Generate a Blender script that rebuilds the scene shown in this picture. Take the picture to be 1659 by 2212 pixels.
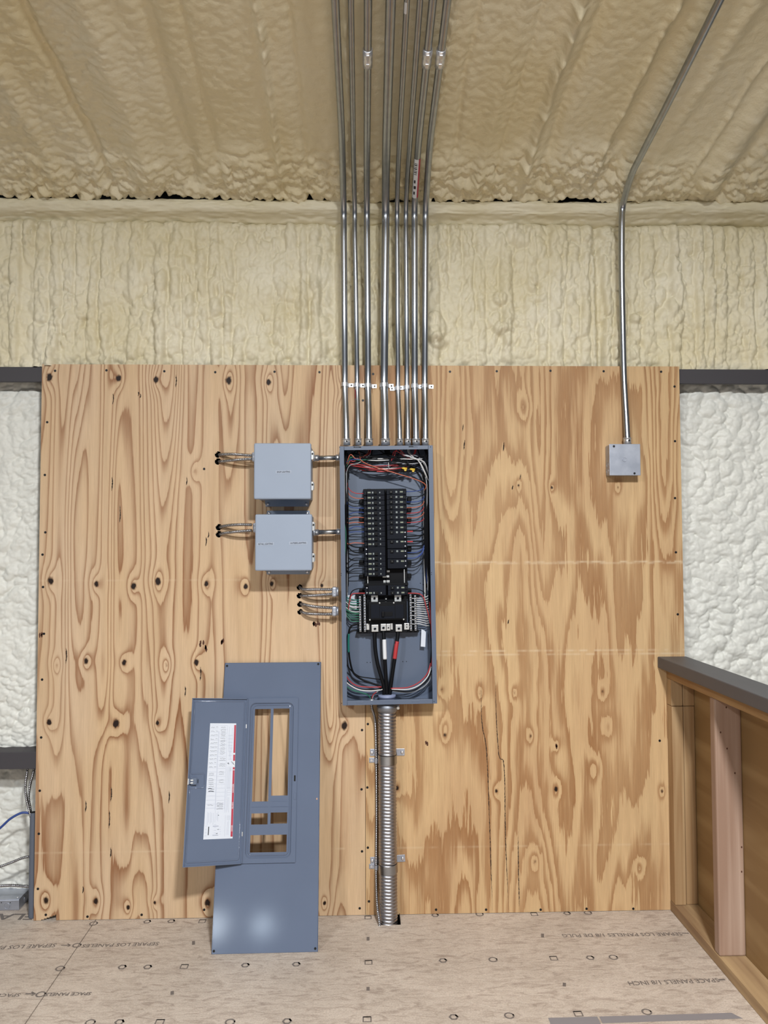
import bpy, bmesh, math, random
import numpy as np
from mathutils import Matrix, Vector

# ------------------------------------------------------------------ clean
for o in list(bpy.data.objects): bpy.data.objects.remove(o, do_unlink=True)
SC = bpy.context.scene
COL = SC.collection
random.seed(7)

# ------------------------------------------------------------------ camera
FPX, IW, IH = 1661.0, 1659.0, 2212.0
YAW, PITCH, ROLL = math.radians(1.649), math.radians(2.336), math.radians(-0.1755)
CAM = Vector((0.0, -2.92, 1.3826))
def _axes():
    cy, sy, cp, sp = math.cos(YAW), math.sin(YAW), math.cos(PITCH), math.sin(PITCH)
    f = Vector((sy*cp, cy*cp, sp)); r = Vector((cy, -sy, 0)); u = r.cross(f)
    c, s = math.cos(ROLL), math.sin(ROLL)
    return c*r + s*u, -s*r + c*u, f
RX, UP, FW = _axes()
cd = bpy.data.cameras.new('camera'); cam = bpy.data.objects.new('camera', cd); COL.objects.link(cam)
cd.sensor_fit = 'VERTICAL'; cd.sensor_height = 36.0; cd.lens = 36.0*FPX/IH; cd.clip_start = 0.02
cam.matrix_world = Matrix(((RX.x, UP.x, -FW.x, CAM.x), (RX.y, UP.y, -FW.y, CAM.y), (RX.z, UP.z, -FW.z, CAM.z), (0, 0, 0, 1)))
SC.camera = cam

# ------------------------------------------------------------------ view, world, lights
SC.view_settings.view_transform = 'Standard'; SC.view_settings.look = 'None'
SC.view_settings.exposure = -0.20; SC.view_settings.gamma = 1.0; SC.view_settings.use_curve_mapping = False
w = bpy.data.worlds.new('shop_air'); SC.world = w; w.use_nodes = True
w.node_tree.nodes['Background'].inputs[0].default_value = (0.92, 0.95, 1.0, 1)
w.node_tree.nodes['Background'].inputs[1].default_value = 0.13
def area(name, loc, target, size, power, color, shape='DISK', size_y=None):
    d = bpy.data.lights.new(name, 'AREA'); d.shape = shape; d.size = size; d.energy = power; d.color = color
    if size_y: d.size_y = size_y
    o = bpy.data.objects.new(name, d); COL.objects.link(o); o.location = loc
    o.rotation_euler = (Vector(target)-Vector(loc)).to_track_quat('-Z', 'Y').to_euler()
    return o
# high bay lamp hanging under the roof, in front of the wall, then a fill
area('high_bay_and_fill', (0.52, -3.45, 3.05), (0.52, -3.3, 0.0), 0.30, 268, (0.97, 0.985, 1.0))
area('high_bay_and_fill', (-2.6, -5.4, 3.5), (-2.5, -5.1, 0.0), 0.5, 200, (0.96, 0.98, 1.0))  # weaker fill light added on the left to soften the shadows
# daylight of the roll-up doors at the far end of the shop
area('far_door_daylight', (-2.44, -13.2, 0.84), (-0.5, 0, 0.5), 0.42, 9.5, (0.80, 0.90, 1.0))
area('far_door_daylight', (-1.56, -13.2, 0.83), (-0.3, 0, 0.5), 0.32, 5, (0.74, 0.87, 1.0))

# ------------------------------------------------------------------ pixel of the photograph -> point of the place
def ray(px, py): return FW + RX*((px-IW/2)/FPX) - UP*((py-IH/2)/FPX)
def W(px, py, y=0.0):
    d = ray(px, py); return CAM + d*((y-CAM.y)/d.y)
def F(px, py, z=0.0):
    d = ray(px, py); return CAM + d*((z-CAM.z)/d.z)
def X(px, py, x):
    d = ray(px, py); return CAM + d*((x-CAM.x)/d.x)

# ------------------------------------------------------------------ noise in numpy
def _h(ix, iy, s):
    n = (ix.astype(np.int64)*374761393 + iy.astype(np.int64)*668265263 + s*1442695041) & 0xffffffff
    n = ((n ^ (n >> 13))*1274126177) & 0xffffffff
    return ((n ^ (n >> 16)) & 0xffffff)/float(0xffffff)
def vnoise(x, y, s=0):
    x0 = np.floor(x); y0 = np.floor(y); fx = x-x0; fy = y-y0
    fx = fx*fx*fx*(fx*(fx*6-15)+10); fy = fy*fy*fy*(fy*(fy*6-15)+10)
    a = _h(x0, y0, s); b = _h(x0+1, y0, s); c = _h(x0, y0+1, s); d = _h(x0+1, y0+1, s)
    return (a+(b-a)*fx) + ((c+(d-c)*fx) - (a+(b-a)*fx))*fy - 0.5
def worley(x, y, s=0):
    x0 = np.floor(x); y0 = np.floor(y); f1 = np.full(x.shape, 9.0); f2 = np.full(x.shape, 9.0)
    for i in (-1, 0, 1):
        for j in (-1, 0, 1):
            cx = x0+i; cy = y0+j
            d = np.hypot(cx+_h(cx, cy, s)-x, cy+_h(cx, cy, s+77)-y)
            f2 = np.where(d < f1, f1, np.minimum(f2, d)); f1 = np.minimum(f1, d)
    return f1, f2
def bubbles(x, y, s, r0=0.45, r1=0.95):
    """the highest of overlapping domes of random size, one per cell"""
    x0 = np.floor(x); y0 = np.floor(y); h = np.zeros(x.shape)
    for i in (-1, 0, 1):
        for j in (-1, 0, 1):
            cx = x0+i; cy = y0+j; r = r0+(r1-r0)*_h(cx, cy, s+31)
            d2 = (cx+_h(cx, cy, s)-x)**2+(cy+_h(cx, cy, s+77)-y)**2
            h = np.maximum(h, np.sqrt(np.clip(r*r-d2, 0, None)))
    return h
def sstep(a, b, x):
    t = np.clip((x-a)/(b-a), 0, 1); return t*t*(3-2*t)

# ------------------------------------------------------------------ materials
def mat(name, col, rough=0.5, metal=0.0, var=0.0, scale=(8, 8, 8), bump=0.0, bscale=60.0, spec=0.5, col2=None, coat=0.0):
    m = bpy.data.materials.new(name); m.use_nodes = True
    nt = m.node_tree; N = nt.nodes; L = nt.links; b = N['Principled BSDF']
    b.inputs['Base Color'].default_value = (*col, 1); b.inputs['Roughness'].default_value = rough
    b.inputs['Metallic'].default_value = metal; b.inputs['Specular IOR Level'].default_value = spec
    tc = N.new('ShaderNodeTexCoord')
    if var > 0 or col2:
        mp = N.new('ShaderNodeMapping'); mp.inputs['Scale'].default_value = scale
        no = N.new('ShaderNodeTexNoise'); no.inputs['Scale'].default_value = 1.0; no.inputs['Detail'].default_value = 4
        L.new(tc.outputs['Object'], mp.inputs[0]); L.new(mp.outputs[0], no.inputs['Vector'])
        r = N.new('ShaderNodeValToRGB'); r.color_ramp.elements[0].position = 0.35; r.color_ramp.elements[1].position = 0.65
        c2 = col2 or tuple(c*(1-var) for c in col)
        r.color_ramp.elements[0].color = (*c2, 1); r.color_ramp.elements[1].color = (*col, 1)
        L.new(no.outputs['Fac'], r.inputs[0]); L.new(r.outputs[0], b.inputs['Base Color'])
    if bump > 0:
        n2 = N.new('ShaderNodeTexNoise'); n2.inputs['Scale'].default_value = bscale; n2.inputs['Detail'].default_value = 4
        bp = N.new('ShaderNodeBump'); bp.inputs['Strength'].default_value = bump; bp.inputs['Distance'].default_value = 0.004
        L.new(tc.outputs['Object'], n2.inputs['Vector']); L.new(n2.outputs['Fac'], bp.inputs['Height']); L.new(bp.outputs[0], b.inputs['Normal'])
    return m
def srgb(r, g, b):
    f = lambda c: (c/255/12.92) if c <= 10 else ((c/255+0.055)/1.055)**2.4
    return (f(r), f(g), f(b))

M = {}
M['foam_upper'] = mat('foam_upper', srgb(222, 215, 192), 0.6, var=0.10, scale=(3, 3, 3), bump=0.16, bscale=120, col2=srgb(212, 202, 170))
M['foam_lower'] = mat('foam_lower', srgb(226, 226, 218), 0.5, var=0.06, scale=(6, 6, 6), bump=0.16, bscale=120)
M['foam_ceiling'] = mat('foam_ceiling', srgb(226, 217, 190), 0.7, scale=(2.5, 1.2, 2.5), bump=0.35, bscale=140, col2=srgb(218, 205, 168))
M['panel_gray'] = mat('panel_gray', srgb(92, 104, 124), 0.42, var=0.05, bump=0.012, bscale=900)
M['cover_gray'] = mat('cover_gray', srgb(101, 112, 133), 0.088, var=0.05, scale=(5, 5, 5), bump=0.005, bscale=700)
M['box_gray'] = mat('box_gray', srgb(150, 162, 180), 0.5, var=0.03, bump=0.03, bscale=900)
M['emt'] = mat('emt', (0.40, 0.42, 0.45), 0.30, 1.0, var=0.12, scale=(40, 40, 3))
M['armor'] = mat('armor', (0.36, 0.36, 0.38), 0.22, 1.0)
M['flex_steel'] = mat('flex_steel', (0.44, 0.44, 0.47), 0.38, 1.0, var=0.15, scale=(30, 30, 12))
M['zinc'] = mat('zinc', (0.78, 0.79, 0.82), 0.35, 0.85, var=0.12, scale=(40, 40, 40))
M['galv'] = mat('galv', (0.50, 0.53, 0.60), 0.46, 0.8, scale=(22, 22, 22), col2=(0.40, 0.43, 0.50))
M['bright'] = mat('bright', (0.74, 0.75, 0.74), 0.34, 0.7)
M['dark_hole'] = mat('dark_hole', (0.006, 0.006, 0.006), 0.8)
M['black'] = mat('black', (0.005, 0.0055, 0.007), 0.5, spec=0.15)
M['breaker'] = mat('breaker', (0.007, 0.009, 0.015), 0.5, spec=0.12)
M['toggle'] = mat('toggle', (0.003, 0.003, 0.004), 0.45, spec=0.2)
M['white'] = mat('white', (0.68, 0.70, 0.73), 0.5)
M['paper'] = mat('paper', (0.64, 0.68, 0.75), 0.45)
M['mark'] = mat('mark', (0.22, 0.25, 0.25), 0.5)
M['mark_green'] = mat('mark_green', (0.22, 0.25, 0.19), 0.5)
M['ink'] = mat('ink', (0.02, 0.022, 0.03), 0.6)
M['ink_soft'] = mat('ink_soft', (0.30, 0.33, 0.40), 0.6)
M['print_gray'] = mat('print_gray', (0.42, 0.45, 0.54), 0.6)
M['red_print'] = mat('red_print', (0.42, 0.03, 0.06), 0.45)
M['red'] = mat('red', (0.42, 0.035, 0.04), 0.4)
M['orange'] = mat('orange', (0.50, 0.13, 0.07), 0.4)
M['blue'] = mat('blue', (0.02, 0.055, 0.24), 0.4)
M['green'] = mat('green', (0.03, 0.16, 0.10), 0.4)
M['teal'] = mat('teal', (0.01, 0.16, 0.13), 0.4)
M['wire_white'] = mat('wire_white', (0.66, 0.66, 0.66), 0.4)
M['wire_gray'] = mat('wire_gray', (0.30, 0.31, 0.33), 0.4)
M['yellow'] = mat('yellow', (0.70, 0.48, 0.05), 0.4)
M['pvc_gray'] = mat('pvc_gray', srgb(92, 98, 110), 0.45)
M['bushing'] = mat('bushing', srgb(140, 150, 180), 0.4)
M['screw_dark'] = mat('screw_dark', (0.008, 0.008, 0.009), 0.5, 0.3)
M['crack'] = mat('crack', (0.018, 0.010, 0.006), 0.9)
M['cap_gray'] = mat('cap_gray', srgb(80, 79, 83), 0.5, var=0.08, scale=(20, 6, 20), bump=0.05, bscale=300)
M['bark'] = mat('bark', (0.07, 0.022, 0.010), 0.8)

def mat_girt():
    m = mat('girt_steel', (0.05, 0.045, 0.05), 0.6); nt = m.node_tree; N = nt.nodes; L = nt.links; b = N['Principled BSDF']
    tc = N.new('ShaderNodeTexCoord'); n1 = N.new('ShaderNodeTexNoise'); n1.inputs['Scale'].default_value = 420
    n2 = N.new('ShaderNodeTexNoise'); n2.inputs['Scale'].default_value = 9
    ad = N.new('ShaderNodeMath'); ad.operation = 'ADD'; r = N.new('ShaderNodeValToRGB')
    r.color_ramp.elements[0].position = 1.00; r.color_ramp.elements[0].color = (0.050, 0.046, 0.052, 1)
    r.color_ramp.elements[1].position = 1.36; r.color_ramp.elements[1].color = (0.52, 0.51, 0.47, 1)
    L.new(tc.outputs['Object'], n1.inputs['Vector']); L.new(tc.outputs['Object'], n2.inputs['Vector'])
    L.new(n1.outputs['Fac'], ad.inputs[0]); L.new(n2.outputs['Fac'], ad.inputs[1]); L.new(ad.outputs[0], r.inputs[0]); L.new(r.outputs[0], b.inputs['Base Color'])
    return m
M['girt'] = mat_girt()

def mat_lumber(name, light, dark, axis='Z', ring=55.0, vein=0.6):
    """sawn softwood: long streaks along one axis, noisy bands across"""
    m = mat(name, light, 0.6); nt = m.node_tree; N = nt.nodes; L = nt.links; b = N['Principled BSDF']
    tc = N.new('ShaderNodeTexCoord'); mp = N.new('ShaderNodeMapping')
    s = [ring, ring, ring]; s['XYZ'.index(axis)] = 1.6; mp.inputs['Scale'].default_value = s
    n = N.new('ShaderNodeTexNoise'); n.inputs['Scale'].default_value = 1; n.inputs['Detail'].default_value = 3; n.inputs['Distortion'].default_value = 0.6
    s2 = [8, 8, 8]; s2['XYZ'.index(axis)] = 0.9
    mp2 = N.new('ShaderNodeMapping'); mp2.inputs['Scale'].default_value = s2
    n2 = N.new('ShaderNodeTexNoise'); n2.inputs['Scale'].default_value = 1; n2.inputs['Detail'].default_value = 2
    mx = N.new('ShaderNodeMath'); mx.operation = 'MULTIPLY_ADD'; mx.inputs[1].default_value = vein
    r = N.new('ShaderNodeValToRGB'); r.color_ramp.elements[0].position = 0.45; r.color_ramp.elements[1].position = 0.95
    r.color_ramp.elements[0].color = (*light, 1); r.color_ramp.elements[1].color = (*dark, 1)
    L.new(tc.outputs['Object'], mp.inputs[0]); L.new(mp.outputs[0], n.inputs['Vector'])
    L.new(tc.outputs['Object'], mp2.inputs[0]); L.new(mp2.outputs[0], n2.inputs['Vector'])
    L.new(n.outputs['Fac'], mx.inputs[0]); L.new(n2.outputs['Fac'], mx.inputs[2]); L.new(mx.outputs[0], r.inputs[0]); L.new(r.outputs[0], b.inputs['Base Color'])
    return m
M['stud'] = mat_lumber('stud', srgb(196, 168, 128), srgb(140, 104, 66))
M['stud_pink'] = mat_lumber('stud_pink', srgb(188, 165, 148), srgb(150, 122, 104))
M['plate'] = mat_lumber('plate', srgb(206, 178, 134), srgb(140, 112, 82), 'Y', 30, 0.7)
M['sheathing'] = mat_lumber('sheathing', srgb(178, 150, 106), srgb(136, 106, 66), 'Y', 14, 0.8)

def mat_ply(name, light, light2, dark, freq, edge, ramp):
    """face veneer: the contour bands of a smooth growth field kept on the mesh, fine streaks added here"""
    m = mat(name, light, 0.55, spec=0.3); nt = m.node_tree; N = nt.nodes; L = nt.links; b = N['Principled BSDF']
    def math_(op, a, bb=None, c=None):
        n = N.new('ShaderNodeMath'); n.operation = op
        for i, v in enumerate((a, bb, c)):
            if v is None: continue
            if isinstance(v, (int, float)): n.inputs[i].default_value = v
            else: L.new(v, n.inputs[i])
        return n.outputs[0]
    def att(nm):
        a = N.new('ShaderNodeAttribute'); a.attribute_name = nm; return a.outputs['Fac']
    def noise(sc, det=3, rough=0.55):
        mp = N.new('ShaderNodeMapping'); mp.inputs['Scale'].default_value = sc
        n = N.new('ShaderNodeTexNoise'); n.inputs['Scale'].default_value = 1; n.inputs['Detail'].default_value = det; n.inputs['Roughness'].default_value = rough
        L.new(tc.outputs['Object'], mp.inputs[0]); L.new(mp.outputs[0], n.inputs['Vector']); return n.outputs['Fac']
    def mixc(f, a, c, mode='MIX'):
        n = N.new('ShaderNodeMix'); n.data_type = 'RGBA'; n.blend_type = mode
        for s, v in ((n.inputs['Factor'], f), (n.inputs['A'], a), (n.inputs['B'], c)):
            if isinstance(v, (int, float)): s.default_value = v
            elif isinstance(v, tuple): s.default_value = (*v, 1)
            else: L.new(v, s)
        return n.outputs['Result']
    tc = N.new('ShaderNodeTexCoord')
    streak = noise((130, 130, 3.6), 4, 0.65)
    fld = math_('MULTIPLY_ADD', streak, edge, att('grain'))
    t = math_('FRACT', math_('MULTIPLY', fld, freq))
    r = N.new('ShaderNodeValToRGB'); e = r.color_ramp.elements
    e[0].position = 0.0; e[0].color = (1, 1, 1, 1); e[1].position = 1.0; e[1].color = (0.95, 0.95, 0.95, 1)
    for p, v in ramp:
        q = e.new(p); q.color = (v, v, v, 1)
    L.new(t, r.inputs[0])
    patch = noise((5, 5, 1.3), 2)
    lightc = mixc(math_('MULTIPLY_ADD', patch, 2.4, -0.7), light, light2)
    # weathering: how strongly the late wood stands out changes over the sheet
    amp = math_('MULTIPLY_ADD', noise((4, 4, 1.0), 2), 1.1, 0.25)
    amp.node.use_clamp = True
    c = mixc(math_('MULTIPLY', r.outputs[0], amp), lightc, dark)
    fine = noise((420, 420, 9), 4, 0.7)
    c = mixc(1.0, c, mixc(fine, (0.70, 0.68, 0.66), (1.20, 1.20, 1.19)), 'MULTIPLY')
    c = mixc(1.0, c, mixc(noise((48, 48, 1.6), 4, 0.6), (0.84, 0.82, 0.80), (1.14, 1.14, 1.14)), 'MULTIPLY')
    dots = noise((240, 240, 120), 3, 0.8)
    dm = math_('GREATER_THAN', dots, 0.71)
    c = mixc(math_('MULTIPLY', dm, 0.35), c, (0.20, 0.12, 0.06))
    c = mixc(att('pale'), c, (0.70, 0.56, 0.38))
    kn = att('knot')
    k1 = math_('MULTIPLY_ADD', noise((130, 130, 90), 3), 0.5, kn)
    rk = N.new('ShaderNodeValToRGB'); ek = rk.color_ramp.elements
    ek[0].position = 0.62; ek[0].color = (0, 0, 0, 1); ek[1].position = 0.95; ek[1].color = (1, 1, 1, 1)
    L.new(k1, rk.inputs[0])
    rh = N.new('ShaderNodeValToRGB'); eh = rh.color_ramp.elements
    eh[0].position = 0.42; eh[0].color = (0, 0, 0, 1); eh[1].position = 0.8; eh[1].color = (1, 1, 1, 1)
    L.new(k1, rh.inputs[0])
    c = mixc(math_('MULTIPLY', rh.outputs[0], 0.55), c, (0.22, 0.10, 0.04))
    c = mixc(rk.outputs[0], c, (0.016, 0.007, 0.004))
    L.new(c, b.inputs['Base Color'])
    bp = N.new('ShaderNodeBump'); bp.inputs['Strength'].default_value = 0.12; bp.inputs['Distance'].default_value = 0.002
    L.new(fine, bp.inputs['Height']); L.new(bp.outputs[0], b.inputs['Normal'])
    return m
M['ply_left'] = mat_ply('ply_left', srgb(208, 178, 140), srgb(212, 186, 156), srgb(142, 96, 62), 1.45, 0.18, ((0.03, 0.25), (0.10, 0.05), (0.45, 0.0), (0.66, 0.16), (0.84, 0.62), (0.975, 1.0)))
M['ply_right'] = mat_ply('ply_right', srgb(212, 182, 138), srgb(198, 164, 124), srgb(152, 108, 68), 1.10, 0.80, ((0.04, 0.12), (0.40, 0.0), (0.58, 0.30), (0.74, 0.75), (0.97, 0.9)))
M['ply_edge'] = mat('ply_edge', srgb(206, 178, 132), 0.7, var=0.3, scale=(3, 300, 3))

def mat_osb():
    m = mat('osb_floor', srgb(170, 150, 128), 0.65); nt = m.node_tree; N = nt.nodes; L = nt.links; b = N['Principled BSDF']
    tc = N.new('ShaderNodeTexCoord')
    def noise(sc, det, dist=0.0):
        mp = N.new('ShaderNodeMapping'); mp.inputs['Scale'].default_value = sc
        n = N.new('ShaderNodeTexNoise'); n.inputs['Scale'].default_value = 1; n.inputs['Detail'].default_value = det; n.inputs['Distortion'].default_value = dist
        L.new(tc.outputs['Object'], mp.inputs[0]); L.new(mp.outputs[0], n.inputs['Vector']); return n.outputs['Fac']
    def ramp(f, p):
        r = N.new('ShaderNodeValToRGB')
        r.color_ramp.elements[0].position = p[0][0]; r.color_ramp.elements[0].color = (*p[0][1], 1)
        r.color_ramp.elements[1].position = p[-1][0]; r.color_ramp.elements[1].color = (*p[-1][1], 1)
        for q in p[1:-1]:
            e = r.color_ramp.elements.new(q[0]); e.color = (*q[1], 1)
        L.new(f, r.inputs[0]); return r.outputs[0]
    def mx(a, c, f, mode):
        n = N.new('ShaderNodeMix'); n.data_type = 'RGBA'; n.blend_type = mode; n.inputs['Factor'].default_value = f
        L.new(a, n.inputs['A']); L.new(c, n.inputs['B']); return n.outputs['Result']
    fl = noise((17, 52, 1), 6, 1.3)
    base = ramp(fl, [(0.30, srgb(166, 152, 140)), (0.47, srgb(190, 177, 164)), (0.60, srgb(200, 188, 175)), (0.78, srgb(178, 164, 151))])
    big = ramp(noise((3, 5, 1), 3), [(0.3, (0.88, 0.87, 0.86)), (0.7, (1.06, 1.06, 1.06))])
    fine = ramp(noise((190, 330, 1), 4, 0.5), [(0.3, (0.80, 0.79, 0.78)), (0.6, (1.08, 1.08, 1.08))])
    dark = ramp(noise((60, 160, 1), 4, 2.0), [(0.27, (0.55, 0.50, 0.45)), (0.36, (1, 1, 1))])
    c = mx(mx(mx(base, big, 1, 'MULTIPLY'), fine, 1, 'MULTIPLY'), dark, 0.5, 'MULTIPLY')
    L.new(c, b.inputs['Base Color'])
    bp = N.new('ShaderNodeBump'); bp.inputs['Strength'].default_value = 0.25; bp.inputs['Distance'].default_value = 0.002
    L.new(fl, bp.inputs['Height']); L.new(bp.outputs[0], b.inputs['Normal'])
    return m
M['osb'] = mat_osb()

# ------------------------------------------------------------------ mesh builder (world coordinates; own frame T)
class MB:
    def __init__(s, T=None): s.v = []; s.f = []; s.mi = []; s.sm = []; s.T = T; s.m = 0
    def add(s, vs, fs, smooth=False):
        o = len(s.v)
        for p in vs:
            p = Vector(p); s.v.append(s.T @ p if s.T else p)
        for f in fs:
            s.f.append([o+i for i in f]); s.mi.append(s.m); s.sm.append(smooth)
        return s
    def box(s, x0, x1, y0, y1, z0, z1, bev=0.0, seg=2):
        bm = bmesh.new(); bmesh.ops.create_cube(bm, size=1)
        for v in bm.verts: v.co = ((x0+x1)/2+v.co.x*(x1-x0), (y0+y1)/2+v.co.y*(y1-y0), (z0+z1)/2+v.co.z*(z1-z0))
        if bev > 0: bmesh.ops.bevel(bm, geom=bm.edges[:], offset=bev, segments=seg, affect='EDGES', profile=0.5)
        bm.verts.index_update()
        s.add([v.co for v in bm.verts], [[v.index for v in f.verts] for f in bm.faces], False); bm.free(); return s
    def prism(s, pts, a, b, axis=1, smooth=False):
        """polygon in the two other axes, from a to b along axis"""
        n = len(pts)
        def mk(p, h):
            q = [0, 0, 0]; k = [i for i in range(3) if i != axis]; q[k[0]] = p[0]; q[k[1]] = p[1]; q[axis] = h; return q
        vs = [mk(p, a) for p in pts]+[mk(p, b) for p in pts]
        s.add(vs, [list(range(n)), list(range(2*n-1, n-1, -1))]+[[i, i+n, (i+1) % n+n, (i+1) % n] for i in range(n)]); return s
    def tube(s, pts, rad, seg=12, cap=True, rf=None):
        pts = [Vector(p) for p in pts]; n = len(pts)
        if not hasattr(rad, '__len__'): rad = [rad]*n
        t = [(pts[min(i+1, n-1)]-pts[max(i-1, 0)]).normalized() for i in range(n)]
        u = t[0].orthogonal().normalized(); vs = []; L = 0.0
        for i in range(n):
            u = (u-t[i]*u.dot(t[i])).normalized(); w_ = t[i].cross(u)
            if i: L += (pts[i]-pts[i-1]).length
            for k in range(seg):
                a = 2*math.pi*k/seg; r = rad[i] if rf is None else rf(L, a, rad[i])
                vs.append(pts[i]+u*(math.cos(a)*r)+w_*(math.sin(a)*r))
        fs = [[i*seg+k, i*seg+(k+1) % seg, (i+1)*seg+(k+1) % seg, (i+1)*seg+k] for i in range(n-1) for k in range(seg)]
        s.add(vs, fs, True)
        if cap:
            o = len(s.v)-n*seg
            for base, rev in ((0, True), ((n-1)*seg, False)):
                f = [o+base+k for k in range(seg)]; s.f.append(f[::-1] if rev else f); s.mi.append(s.m); s.sm.append(False)
        return s
    def cyl(s, a, b, r, seg=16, r2=None): return s.tube([a, b], [r, r2 if r2 is not None else r], seg)
    def strip(s, pts, wd, n, lift=0.0):
        """flat ribbon lying on a surface of normal n (ink, cracks)"""
        n = Vector(n); pts = [Vector(p)+n*lift for p in pts]; k = len(pts); vs = []
        for i in range(k):
            t = (pts[min(i+1, k-1)]-pts[max(i-1, 0)]).normalized(); q = t.cross(n).normalized()
            h = (wd[i] if hasattr(wd, '__len__') else wd)/2
            vs += [pts[i]-q*h, pts[i]+q*h]
        s.add(vs, [[2*i, 2*i+1, 2*i+3, 2*i+2] for i in range(k-1)]); return s
    def build(s, name, mats, parent=None, auto=True):
        me = bpy.data.meshes.new(name); R = rootinv(parent) if parent else None
        me.from_pydata([(R @ p if R else p) for p in s.v], [], s.f)
        for m in (mats if isinstance(mats, (list, tuple)) else [mats]): me.materials.append(M[m] if isinstance(m, str) else m)
        me.polygons.foreach_set('material_index', s.mi); me.polygons.foreach_set('use_smooth', s.sm); me.update()
        bm = bmesh.new(); bm.from_mesh(me); bmesh.ops.recalc_face_normals(bm, faces=bm.faces[:]) if auto else None; bm.to_mesh(me); bm.free()
        o = bpy.data.objects.new(name, me); COL.objects.link(o)
        if parent: o.parent = parent
        return o
ROOTM = {}
def rootinv(o):
    while o.parent: o = o.parent
    return ROOTM[o.name].inverted() if o.name in ROOTM else Matrix.Identity(4)
def tag(o, label, cat, group=None):
    o['label'] = label; o['category'] = cat
    if group: o['group'] = group
    return o
def thing(name, label, cat, loc, group=None, T=None):
    o = bpy.data.objects.new(name, None); COL.objects.link(o); o.empty_display_size = 0.05
    m = Matrix.Translation(loc) @ T if T else Matrix.Translation(loc)
    o.matrix_world = m; ROOTM[o.name] = m.copy()
    return tag(o, label, cat, group)
def struct(o): o['kind'] = 'structure'; return o
def crom(pts, n=8):
    """Catmull-Rom through the points"""
    p = [Vector(q) for q in pts]; p = [p[0]*2-p[1]]+p+[p[-1]*2-p[-2]]; out = []
    for i in range(1, len(p)-2):
        for k in range(n):
            t = k/n
            out.append(0.5*((2*p[i])+(p[i+1]-p[i-1])*t+(2*p[i-1]-5*p[i]+4*p[i+1]-p[i+2])*t*t+(3*p[i]-p[i-1]-3*p[i+1]+p[i+2])*t**3))
    out.append(p[-2]); return out
def resample(pts, step):
    d = [0.0]
    for i in range(1, len(pts)): d.append(d[-1]+(pts[i]-pts[i-1]).length)
    n = max(2, int(d[-1]/step)+1); out = []; j = 0
    for k in range(n):
        s = d[-1]*k/(n-1)
        while j < len(d)-2 and d[j+1] < s: j += 1
        f = (s-d[j])/max(1e-9, d[j+1]-d[j]); out.append(pts[j].lerp(pts[j+1], f))
    return out
def copy_part(o, parent, dloc=None):
    c = o.copy(); COL.objects.link(c); c.parent = parent
    if dloc is not None: c.location = Vector(o.location)+Vector(dloc)
    for ch in list(o.children):
        copy_part(ch, c)
    return c
def text_geo(txt, size, bold=0.0):
    cu = bpy.data.curves.new('lettering', 'FONT'); cu.body = txt; cu.size = size; cu.offset = bold; cu.resolution_u = 2
    o = bpy.data.objects.new('lettering', cu); COL.objects.link(o)
    bpy.context.view_layer.update()
    me = bpy.data.meshes.new_from_object(o.evaluated_get(bpy.context.evaluated_depsgraph_get()))
    vs = [v.co.copy() for v in me.vertices]; fs = [list(p.vertices) for p in me.polygons]
    bpy.data.objects.remove(o, do_unlink=True); bpy.data.curves.remove(cu); bpy.data.meshes.remove(me)
    x0 = min(v.x for v in vs); x1 = max(v.x for v in vs); y0 = min(v.y for v in vs); y1 = max(v.y for v in vs)
    return [((v.x-x0)/(x1-x0), (v.y-y0)/(y1-y0)) for v in vs], fs
def add_text(mb, txt, origin, ex, ey, bold=0.0):
    """lettering filling the parallelogram origin, ex (along the line), ey (up the letters)"""
    vs, fs = text_geo(txt, 1.0, bold); o = Vector(origin); ex = Vector(ex); ey = Vector(ey)
    mb.add([o+ex*a+ey*b for a, b in vs], fs)

# ================================================================== SETTING
def grid_mesh(name, P, mats, smooth=True, attrs=None, keep=None, flip=False):
    """P: (ny, nx, 3) array of points -> one mesh"""
    ny, nx = P.shape[:2]; idx = np.arange(ny*nx).reshape(ny, nx)
    q = np.stack([idx[:-1, :-1], idx[:-1, 1:], idx[1:, 1:], idx[1:, :-1]], -1).reshape(-1, 4)
    if flip: q = q[:, ::-1]
    if keep is not None: q = q[keep.reshape(-1)]
    me = bpy.data.meshes.new(name); nf = len(q)
    me.vertices.add(ny*nx); me.vertices.foreach_set('co', P.reshape(-1).astype(np.float32))
    me.loops.add(nf*4); me.loops.foreach_set('vertex_index', q.reshape(-1).astype(np.int32))
    me.polygons.add(nf); me.polygons.foreach_set('loop_start', (np.arange(nf)*4).astype(np.int32))
    me.update(calc_edges=True); me.polygons.foreach_set('use_smooth', np.full(nf, smooth))
    for m in mats: me.materials.append(M[m])
    for k, a in (attrs or {}).items():
        at = me.attributes.new(k, 'FLOAT', 'POINT'); at.data.foreach_set('value', a.reshape(-1).astype(np.float32))
    me.validate(); o = bpy.data.objects.new(name, me); COL.objects.link(o); return o

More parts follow.
